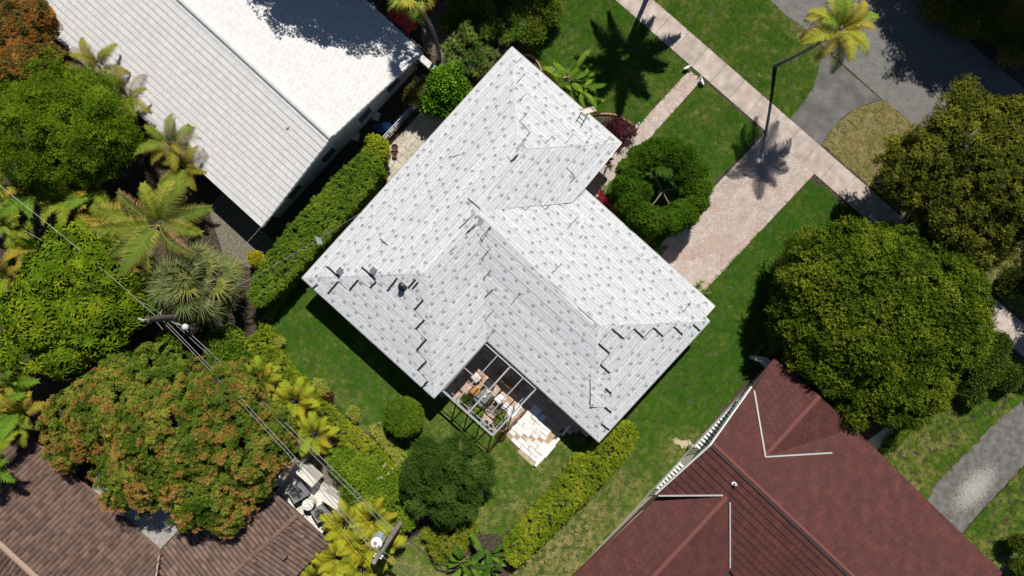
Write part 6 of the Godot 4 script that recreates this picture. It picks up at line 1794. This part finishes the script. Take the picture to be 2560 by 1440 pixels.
func build_poles() -> void:
	var t := thing("power_pole", "leaning wooden power pole carrying a grey transformer", "pole")
	var base := G(1013, 1290); var top := P(935, 1405, 8.0)
	var mb := MB.new()
	mb.tube([base + Vector3.DOWN * 0.2, base.lerp(top, 0.5), top], [0.17, 0.15, 0.125], 12)
	obj("post", mb.mesh(), M.pole_wood, t)
	var can := P(941, 1358, 7.0)
	mb = MB.new()
	mb.lathe(can + Vector3.DOWN * 1.05, [Vector2(0, 0), Vector2(0.27, 0.0), Vector2(0.29, 0.06), Vector2(0.29, 0.98), Vector2(0.31, 0.98), Vector2(0.31, 1.02)], 20)
	for k in 8:
		var a := TAU * k / 8.0
		mb.bar(can + Vector3(cos(a) * 0.32, -0.95, sin(a) * 0.32), can + Vector3(cos(a) * 0.32, -0.2, sin(a) * 0.32), 0.02, 0.04)
	var tr := obj("transformer", mb.mesh(), mat(Color(0.42, 0.47, 0.50), 0.5), t)
	mb = MB.new()
	mb.lathe(can + Vector3.DOWN * 0.03, [Vector2(0.31, 0), Vector2(0.31, 0.03), Vector2(0.2, 0.09), Vector2(0, 0.11)], 20)
	obj("lid", mb.mesh(), M.white_paint, tr)
	mb = MB.new()
	mb.lathe(can + Vector3(-0.05, 0.07, -0.02), [Vector2(0.10, 0), Vector2(0.10, 0.03), Vector2(0.0, 0.035)], 10)
	obj("rust_spot", mb.mesh(), mat(Color(0.3, 0.2, 0.18)), tr)
	for s in [Vector3(0.15, 0.05, 0.15), Vector3(-0.05, 0.05, 0.2)]:
		mb = MB.new()
		mb.lathe(can + s, [Vector2(0.05, 0), Vector2(0.05, 0.05), Vector2(0.08, 0.06), Vector2(0.04, 0.1), Vector2(0.07, 0.13), Vector2(0.03, 0.2), Vector2(0, 0.22)], 8)
		obj("bushing", mb.mesh(), M.dull_steel, tr)
	mb = MB.new()
	mb.bar(base.lerp(top, 0.80), can + Vector3.DOWN * 0.4, 0.1, 0.1)
	mb.bar(base.lerp(top, 0.74), can + Vector3.DOWN * 0.8, 0.1, 0.1)
	obj("bracket", mb.mesh(), M.dull_steel, t)
	for s in [0.86, 0.90]:
		mb = MB.new()
		mb.bar(base.lerp(top, s) - Vector3(0.22, 0, 0.05), base.lerp(top, s) + Vector3(0.22, 0, 0.1), 0.06, 0.08)
		obj("insulator", mb.mesh(), M.white_paint, t)
	var t2 := thing("power_pole", "dark power pole with a street lamp arm beside the fan palm", "pole")
	var b2 := G(522, 784); var p2 := P(366, 800, 7.9)
	mb = MB.new()
	mb.tube([b2 + Vector3.DOWN * 0.2, b2.lerp(p2, 0.5), p2], [0.19, 0.17, 0.15], 12)
	obj("post", mb.mesh(), M.bark, t2)
	mb = MB.new()
	mb.tube([p2 + Vector3.DOWN * 0.2, p2 + Vector3(0, 0.35, 0), P(345, 796, 8.4)], [0.06, 0.06, 0.06], 8)
	obj("conduit", mb.mesh(), mat(Color(0.45, 0.46, 0.47), 0.5), t2)
	mb = MB.new()
	mb.tube([P(424, 803, 5.2), P(438, 808, 5.4), P(452, 813, 5.45)], [0.03, 0.03, 0.03], 8)
	obj("lamp_arm", mb.mesh(), M.alu, t2)
	mb = MB.new()
	var lp := P(461, 818, 5.35)
	mb.lathe(lp, [Vector2(0.05, -0.25), Vector2(0.17, -0.2), Vector2(0.19, -0.05), Vector2(0.12, 0.06), Vector2(0.0, 0.1)], 14)
	obj("lamp_head", mb.mesh(), mat(Color(0.55, 0.56, 0.57), 0.4), t2)
	for q in [[Vector3(-0.3, 5.2, -0.5), Vector3(0.35, 5.4, 0.45)], [Vector3(-0.1, 5.6, -0.5), Vector3(-0.2, 5.3, 0.6)]]:
		mb = MB.new()
		var c: Vector3 = b2 + Vector3(-0.1, 0, 0.1)
		mb.tube([c + q[0], c + (q[0] + q[1]) * 0.5 + Vector3(-0.35, 0.1, 0), c + q[1]], [0.025, 0.025, 0.025], 6)
		obj("cable_loop", mb.mesh(), M.wire, t2)
	# spans
	wire("pale wire over the mango tree, the one nearer the brown roof", P(411, 808, 5.9), P(929, 1373, 6.9), 0.35, 0.019, M.wire)
	wire("pale wire over the mango tree, the one nearer the back hedge", P(418, 806, 5.9), P(937, 1367, 6.9), 0.35, 0.019, M.wire)
	var grp := "dark lower cables between the poles"
	wire("dark cable between the two power poles below the pale wires", P(430, 803, 4.7), P(975, 1330, 5.2), 0.3, 0.018, M.dull_steel, grp)
	wire("dark cable between the two power poles below the pale wires", P(440, 802, 4.5), P(985, 1325, 5.0), 0.35, 0.022, M.dull_steel, grp)
	grp = "wires leaving the transformer pole"
	wire("overhead wire leaving the transformer pole toward the red roof", P(950, 1372, 6.9), P(1330, 1680, 6.6), 0.3, 0.014, M.wire, grp)
	wire("overhead wire leaving the transformer pole toward the red roof", P(942, 1380, 6.9), P(1310, 1690, 6.6), 0.3, 0.014, M.wire, grp)
	wire("dark overhead cable leaving the transformer pole across the corner lawn", P(990, 1325, 5.0), P(1370, 1660, 5.0), 0.3, 0.022, M.dark_wire)
	wire("overhead wire crossing the palms of the left garden to the street lamp pole", P(400, 800, 5.9), P(-60, 418, 5.6), 0.4, 0.014, M.wire)
	wire("thin cable sagging over the umbrella tree", P(425, 800, 4.9), P(-40, 520, 4.6), 0.5, 0.010, M.dull_steel)
	var eave := P(905, 530, 3.0)
	wire("service wire from the fan palm to the felted roof over the clipped hedge", P(440, 800, 4.6), eave, 0.5, 0.012, M.wire)
	wire("thin dark service cable crossing the clipped hedge to the felted roof", P(445, 803, 4.5), P(880, 552, 2.9), 0.5, 0.009, M.dark_wire)
	wire("service wire running past the gable of the white-roofed house", P(436, 798, 4.7), P(775, 425, 3.2), 0.4, 0.012, M.wire)
	var gd := thing("wire_guard", "small bent grey plate hanging on the service wire above the hedge", "plate")
	mb = MB.new()
	var g0 := P(797, 601, 3.1)
	mb.quad(g0 + Vector3(-0.2, 0.1, -0.25), g0 + Vector3(0.12, 0.05, -0.12), g0 + Vector3(0.22, -0.02, 0.22), g0 + Vector3(-0.08, 0.02, 0.2))
	mb.quad(g0 + Vector3(-0.2, 0.085, -0.25), g0 + Vector3(0.12, 0.035, -0.12), g0 + Vector3(0.22, -0.035, 0.22), g0 + Vector3(-0.08, 0.005, 0.2), Vector3.DOWN)
	obj("plate", mb.mesh(), mat(Color(0.30, 0.33, 0.35), 0.4), gd)
	mb = MB.new()
	mb.bar(g0 + Vector3(0.0, 0.03, 0), g0 + Vector3(0.3, 0.05, -0.16), 0.03, 0.03)
	obj("clip", mb.mesh(), M.dull_steel, gd)

# ------------------------------------------------------------------ ladder, car, machines, small things
func build_yard_things() -> void:
	# ladder against the front eave
	var ld := thing("ladder", "wooden ladder leaning on the front eave of the felted roof", "ladder")
	var foot := G(1487, 272, 0.02); var head := P(1455, 281, 3.75)
	var ax := (head - foot).normalized()
	var across := Vector3(ax.z, 0, -ax.x).normalized()
	for s in [-1, 1]:
		var mb := MB.new()
		mb.bar(foot + across * 0.2 * s, head + across * 0.2 * s, 0.035, 0.07)
		obj("rail", mb.mesh(), mat(Color(0.30, 0.22, 0.18), 0.7), ld)
	for k in 13:
		var mb := MB.new()
		var c := foot.lerp(head, (k + 0.7) / 13.4)
		mb.bar(c - across * 0.19, c + across * 0.19, 0.055, 0.03)
		obj("rung", mb.mesh(), mat(Color(0.62, 0.55, 0.52), 0.6), ld)
	# teal lid on the lawn
	var tl := thing("teal_lid", "round ribbed teal lid lying on the front lawn by the eave", "lid", G(1376, 181, 0.01))
	var mb := MB.new()
	mb.col = Color(0.07, 0.36, 0.26)
	mb.lathe(Vector3.ZERO, [Vector2(0.31, 0.0), Vector2(0.31, 0.09), Vector2(0.27, 0.12), Vector2(0.0, 0.15)], 26)
	obj("disc", mb.mesh(), mat(Color.WHITE, 0.6), tl)
	for k in 24:
		mb = MB.new()
		mb.col = Color(0.12, 0.46, 0.34)
		var a := TAU * k / 24.0
		mb.bar(Vector3(cos(a) * 0.06, 0.155, sin(a) * 0.06), Vector3(cos(a) * 0.28, 0.13, sin(a) * 0.28), 0.02, 0.02)
		obj("rib", mb.mesh(), mat(Color.WHITE, 0.6), tl)
	# brick edging of the beds
	var edge := [[[[1306, 140], [1316, 137], [1328, 140], [1340, 150], [1348, 162], [1354, 178], [1357, 190]], "curved row of red bricks edging the front bed at the roof corner"], [[[1484, 287], [1500, 285], [1520, 285], [1540, 288], [1556, 296], [1572, 306], [1590, 320]], "curved row of red bricks edging the bed of the purple shrub"], [[[1407, 195], [1418, 193], [1430, 192]], "short straight row of pale bricks beside the banana plants"]]
	for q in edge:
		var t := thing("brick_edging", q[1], "edging")
		for i in q[0].size() - 1:
			var a := G(q[0][i][0], q[0][i][1]); var b := G(q[0][i + 1][0], q[0][i + 1][1])
			var n := maxi(1, int(round((b - a).length() / 0.22)))
			for k in n:
				var bk := MB.new()
				bk.bar(a.lerp(b, (k + 0.04) / n) + Vector3.UP * 0.06, a.lerp(b, (k + 0.96) / n) + Vector3.UP * 0.06, 0.11, 0.14)
				obj("brick", bk.mesh(), M.brick_edge, t)
	# garden ornaments beside the front walk
	for q in [[1716, 172, 0.4, "white bird ornament beside the upper end of the brick walk, on the banana side"], [1752, 206, 2.0, "white bird ornament beside the upper end of the brick walk, on the driveway side"], [1589, 320, 1.0, "small white bird ornament beside the purple shrub"]]:
		var t := thing("bird_ornament", q[3], "ornament", G(q[0], q[1]), q[2])
		mb = MB.new()
		mb.lathe(Vector3.ZERO, [Vector2(0, 0), Vector2(0.13, 0), Vector2(0.13, 0.05), Vector2(0.05, 0.08)], 12)
		obj("base", mb.mesh(), M.dark_trim, t)
		mb = MB.new()
		mb.tube([Vector3(-0.26, 0.30, 0), Vector3(-0.12, 0.26, 0), Vector3(0.05, 0.24, 0), Vector3(0.14, 0.30, 0), Vector3(0.16, 0.42, 0), Vector3(0.22, 0.48, 0), Vector3(0.30, 0.46, 0)], [0.02, 0.09, 0.12, 0.08, 0.045, 0.05, 0.012], 10)
		mb.tube([Vector3(0, 0.06, 0), Vector3(0, 0.2, 0)], [0.03, 0.05], 8)
		obj("body", mb.mesh(), M.white_paint, t)
		for s in [-1, 1]:
			mb = MB.new()
			leaf(mb, Vector3(0.08, 0.31, 0.09 * s), Vector3(-1, 0.05, 0.1 * s).normalized(), Vector3(0, 1, s).normalized(), 0.3, 0.12)
			obj("wing", mb.mesh(), M.dark_trim, t)
	build_car()
	# air conditioners and tank
	ac_unit(P(808, 1276, 0.6), 0.78, "grey air conditioner with a round fan grille in the sun on the white slab")
	ac_unit(P(752, 1224, 0.6), 0.9, "air conditioner shaded by the mango tree on the white slab")
	var tk := thing("water_tank", "white round water tank on the slab between the air conditioners", "tank", P(779, 1252, 0.6))
	mb = MB.new()
	mb.lathe(Vector3.ZERO, [Vector2(0, 0), Vector2(0.31, 0), Vector2(0.33, 0.1), Vector2(0.33, 0.8)], 22)
	obj("body", mb.mesh(), M.white_slab, tk)
	mb = MB.new()
	mb.lathe(Vector3(0, 0.8, 0), [Vector2(0.35, 0), Vector2(0.35, 0.05), Vector2(0.26, 0.09), Vector2(0.0, 0.12)], 22)
	var lid := obj("lid", mb.mesh(), M.white_paint, tk)
	mb = MB.new()
	mb.bar(Vector3(-0.15, 0.94, -0.08), Vector3(0.15, 0.94, -0.08), 0.05, 0.05); mb.bar(Vector3(-0.15, 0.94, 0.08), Vector3(0.15, 0.94, 0.08), 0.05, 0.05)
	obj("lid_rib", mb.mesh(), M.white_paint, lid)
	for q in [[[790, 1262], [765, 1290]], [[800, 1290], [770, 1270]], [[772, 1268], [755, 1292]], [[740, 1250], [768, 1262]]]:
		mb = MB.new()
		var a := P(q[0][0], q[0][1], 0.75); var b := P(q[1][0], q[1][1], 0.64)
		mb.tube([a, a.lerp(b, 0.5) + Vector3(0.1, 0.05, -0.05), b], [0.03, 0.03, 0.03], 6)
		one("pipe", mb, M.dark_wire, "dark insulated pipe lying on the white slab by the tank", "pipe", "pipes on the white slab")
	# side yard clutter
	var fn := thing("yard_fence", "low grey metal fence along the tiled side yard", "fence")
	var fa := G(962, 352); var fb := G(1048, 262)
	for k in 7:
		mb = MB.new(); mb.bar(fa.lerp(fb, k / 6.0), fa.lerp(fb, k / 6.0) + Vector3.UP * 1.0, 0.05, 0.05)
		obj("post", mb.mesh(), M.alu, fn)
	for y in [0.15, 0.55, 0.98]:
		mb = MB.new(); mb.bar(fa + Vector3.UP * y, fb + Vector3.UP * y, 0.045, 0.045)
		obj("rail", mb.mesh(), M.alu, fn)
	for q in [[968, 317, 0.30, Color(0.10, 0.36, 0.75), "bright blue bulging bag lying beside the low fence"], [952, 322, 0.34, Color(0.015, 0.06, 0.22), "dark blue tarp bundle beside the bright blue bag"]]:
		mb = MB.new()
		for i in 9:
			for j in 14:
				var p := []
				for k in [[0, 0], [1, 0], [1, 1], [0, 1]]:
					var th: float = (i + k[0]) / 9.0 * PI; var ph: float = (j + k[1]) / 14.0 * TAU
					var d := Vector3(sin(th) * cos(ph), cos(th), sin(th) * sin(ph))
					p.append(d * Vector3(1.25, 0.7, 0.9) * q[2] * (1.0 + 0.22 * noise.get_noise_3dv(d * 9.0 + Vector3(q[0], 0, 0))))
				mb.quad(p[0], p[1], p[2], p[3], p[0] + p[2])
		var o := one("blue_bundle", mb, mat(q[3], 0.45), q[4], "bundle")
		o.position = G(q[0], q[1], 0.21)
	var rk := thing("slatted_rack", "pale slatted wooden rack lying beside the blue bag", "rack", G(983, 328), 0.82)
	for k in 9:
		mb = MB.new(); mb.box(Transform3D(Basis(), Vector3(-0.56 + k * 0.14, 0.32, 0)), Vector3(0.07, 0.03, 0.36))
		obj("slat", mb.mesh(), M.pale_concrete, rk)
	for s in [-1, 1]:
		mb = MB.new(); mb.box(Transform3D(Basis(), Vector3(0, 0.285, s * 0.15)), Vector3(1.24, 0.04, 0.05))
		obj("rail", mb.mesh(), M.bark, rk)
		for e in [-0.55, 0.55]:
			mb = MB.new(); mb.bar(Vector3(e, 0, s * 0.15), Vector3(e, 0.27, s * 0.15), 0.05, 0.05)
			obj("leg", mb.mesh(), M.bark, rk)
	for q in [[[988, 312], [1006, 294], 0.12, Color(0.03, 0.25, 0.5), "blue plastic tube leaning along the low fence"], [[1012, 292], [1034, 270], 0.10, Color(0.02, 0.06, 0.4), "dark blue plastic tube along the low fence"], [[1000, 304], [1018, 278], 0.05, Color(0.3, 0.2, 0.12), "thin wooden stick lying across the blue tubes"], [[1022, 268], [1030, 262], 0.12, Color(0.05, 0.07, 0.5), "small blue roll at the foot of the twiggy shrub"]]:
		mb = MB.new()
		mb.tube([G(q[0][0], q[0][1], 0.30), G(q[1][0], q[1][1], 0.36)], [q[2], q[2]], 10)
		mb.tube([G(q[0][0], q[0][1], 0.0), G(q[0][0], q[0][1], 0.32)], [0.03, 0.03], 6)
		mb.tube([G(q[1][0], q[1][1], 0.0), G(q[1][0], q[1][1], 0.36)], [0.03, 0.03], 6)
		one("yard_tube", mb, mat(q[3], 0.4), q[4], "tube")
	for q in [[941, 291, "square pale stepping stone by the gable, the one nearer the street"], [890, 341, "square pale stepping stone by the gable, the one nearer the hedge"]]:
		mb = MB.new()
		mb.box(Transform3D(Basis(Vector3.UP, -0.3), G(q[0], q[1], 0.03)), Vector3(0.42, 0.08, 0.5))
		one("stepping_stone", mb, M.white_slab, q[2], "stone")
	pot([989, 371], 0.2, 0.36, M.terracotta, "brown clay pot on the tiled side yard, larger of the two together", "", [])
	pot([988, 389], 0.15, 0.25, M.terracotta, "brown clay pot on the tiled side yard, smaller of the two together", "", [])
	pot([962, 392], 0.2, 0.3, mat(Color(0.10, 0.05, 0.035), 0.35), "dark glazed pot at the end of the clipped hedge", "hedge", [Color(0.05, 0.03, 0.02), Color(0.09, 0.05, 0.03)])
	mb = MB.new()
	mb.bar(G(958, 442, 0.05), G(972, 458, 0.05), 0.16, 0.14)
	one("red_kerb", mb, M.terracotta, "short red kerb at the end of the tiled side yard", "kerb")

func ac_unit(at: Vector3, s: float, label: String) -> void:
	var t := thing("air_conditioner", label, "air conditioner", at, 0.55)
	var mb := MB.new()
	var h := s * 0.5
	for k in 4:
		var c := [Vector3(-h, 0, -h), Vector3(h, 0, -h), Vector3(h, 0, h), Vector3(-h, 0, h)]
		mb.bar(c[k], c[k] + Vector3.UP * 0.8, 0.06, 0.06)
		for j in 9:
			mb.bar(c[k] + Vector3.UP * (0.06 + j * 0.085), c[(k + 1) % 4] + Vector3.UP * (0.06 + j * 0.085), 0.03, 0.045)
	mb.box(Transform3D(Basis(), Vector3(0, 0.4, 0)), Vector3(s * 0.9, 0.7, s * 0.9))
	obj("body", mb.mesh(), M.dull_steel, t)
	mb = MB.new()
	for sd in 4:       # top frame with a round opening
		var o := Basis(Vector3.UP, sd * PI / 2)
		for k in 6:
			var a := -PI / 4 + PI / 2 * k / 6.0; var b := -PI / 4 + PI / 2 * (k + 1) / 6.0
			var r := h * 0.82
			mb.quad(o * Vector3(h, 0.84, h * tan(a)), o * Vector3(h, 0.84, h * tan(b)), o * Vector3(cos(b) * r, 0.84, sin(b) * r), o * Vector3(cos(a) * r, 0.84, sin(a) * r))
		mb.quad(o * Vector3(h, 0.84, -h), o * Vector3(h, 0.84, h), o * Vector3(h, 0.78, h), o * Vector3(h, 0.78, -h), o * Vector3.RIGHT)
	obj("top_frame", mb.mesh(), mat(Color(0.22, 0.23, 0.24), 0.5), t)
	var g := MB.new()
	for k in 5:
		var r := h * 0.8 * (k + 1) / 5.0
		for j in 20:
			var a := TAU * j / 20.0; var b := TAU * (j + 1) / 20.0
			g.bar(Vector3(cos(a) * r, 0.845, sin(a) * r), Vector3(cos(b) * r, 0.845, sin(b) * r), 0.012, 0.012)
	obj("grille", g.mesh(), M.black, t)
	for k in 4:
		mb = MB.new()
		var a := TAU * k / 4.0
		mb.box(Transform3D(Basis(Vector3.UP, -a) * Basis(Vector3.RIGHT, 0.35), Vector3(cos(a) * h * 0.4, 0.79, sin(a) * h * 0.4)), Vector3(h * 0.7, 0.012, h * 0.36))
		obj("fan_blade", mb.mesh(), mat(Color(0.06, 0.06, 0.065), 0.4), t)

func build_car() -> void:
	# nose near the eave of the white-roofed house, tail beyond the upper edge
	var t := thing("red_car", "red car parked in dappled shade beside the white-roofed house", "car", G(1050, 14), 0.0)
	t.basis = Basis(VX, Vector3.UP, UX)       # z points to the nose
	var prof := [Vector2(-2.2, 0.45), Vector2(-2.15, 0.85), Vector2(-1.7, 0.98), Vector2(-1.0, 1.40), Vector2(0.25, 1.45), Vector2(1.0, 1.0), Vector2(1.9, 0.86), Vector2(2.2, 0.68), Vector2(2.25, 0.42)]
	var half := [0.80, 0.86, 0.84, 0.62, 0.64, 0.80, 0.80, 0.76, 0.74]
	var mb := MB.new()
	for i in prof.size() - 1:
		var a: Vector2 = prof[i]; var b: Vector2 = prof[i + 1]
		mb.quad(Vector3(-half[i], a.y, a.x), Vector3(half[i], a.y, a.x), Vector3(half[i + 1], b.y, b.x), Vector3(-half[i + 1], b.y, b.x), Vector3(0, 1, signf(b.x) * 0.2))
		for s in [-1.0, 1.0]:
			var am := Vector3(s * 0.89, 0.62, a.x); var bm := Vector3(s * 0.89, 0.62, b.x)
			mb.quad(Vector3(s * half[i], a.y, a.x), Vector3(s * half[i + 1], b.y, b.x), bm, am, Vector3(s, 0.4, 0))
			mb.quad(am, bm, Vector3(s * 0.82, 0.24, b.x), Vector3(s * 0.82, 0.24, a.x), Vector3(s, -0.2, 0))
	mb.quad(Vector3(-0.74, 0.42, 2.25), Vector3(0.74, 0.42, 2.25), Vector3(0.8, 0.24, 2.2), Vector3(-0.8, 0.24, 2.2), Vector3.BACK)
	mb.quad(Vector3(-0.8, 0.45, -2.2), Vector3(0.8, 0.45, -2.2), Vector3(0.8, 0.24, -2.2), Vector3(-0.8, 0.24, -2.2), Vector3.FORWARD)
	var paint := mat(Color(0.55, 0.008, 0.014), 0.25)
	paint.clearcoat_enabled = true; paint.clearcoat = 0.8
	obj("body", mb.mesh(), paint, t)
	for q in [[Vector3(-0.58, 1.40, 0.32), Vector3(0.58, 1.40, 0.32), Vector3(0.72, 1.04, 0.95), Vector3(-0.72, 1.04, 0.95), "windscreen"], [Vector3(-0.56, 1.36, -1.06), Vector3(0.56, 1.36, -1.06), Vector3(0.72, 1.03, -1.62), Vector3(-0.72, 1.03, -1.62), "rear_window"]]:
		mb = MB.new()
		mb.quad(q[0] + Vector3.UP * 0.02, q[1] + Vector3.UP * 0.02, q[2] + Vector3.UP * 0.02, q[3] + Vector3.UP * 0.02)
		obj(q[4], mb.mesh(), M.glass, t)
	for s in [-1.0, 1.0]:
		mb = MB.new()
		mb.quad(Vector3(s * 0.655, 1.38, 0.2), Vector3(s * 0.655, 1.38, -0.95), Vector3(s * 0.82, 0.98, -1.3), Vector3(s * 0.82, 0.98, 0.75), Vector3(s, 0.3, 0))
		obj("side_window", mb.mesh(), M.glass, t)
		mb = MB.new()
		puff(mb, Vector3(s * 0.98, 0.98, 0.75), 0.2, 0.12, 0.14)
		obj("mirror", mb.mesh(), paint, t)
		mb = MB.new()
		puff(mb, Vector3(s * 0.58, 0.74, 2.1), 0.34, 0.28, 0.12)
		obj("headlight", mb.mesh(), M.metal, t)
		for z in [-1.35, 1.35]:
			mb = MB.new()
			mb.tube([Vector3(s * 0.68, 0.32, z), Vector3(s * 0.88, 0.32, z)], [0.32, 0.32], 18)
			var w := obj("wheel", mb.mesh(), M.black, t)
			mb = MB.new()
			mb.tube([Vector3(s * 0.87, 0.32, z), Vector3(s * 0.895, 0.32, z)], [0.2, 0.19], 14)
			obj("rim", mb.mesh(), M.metal, w)
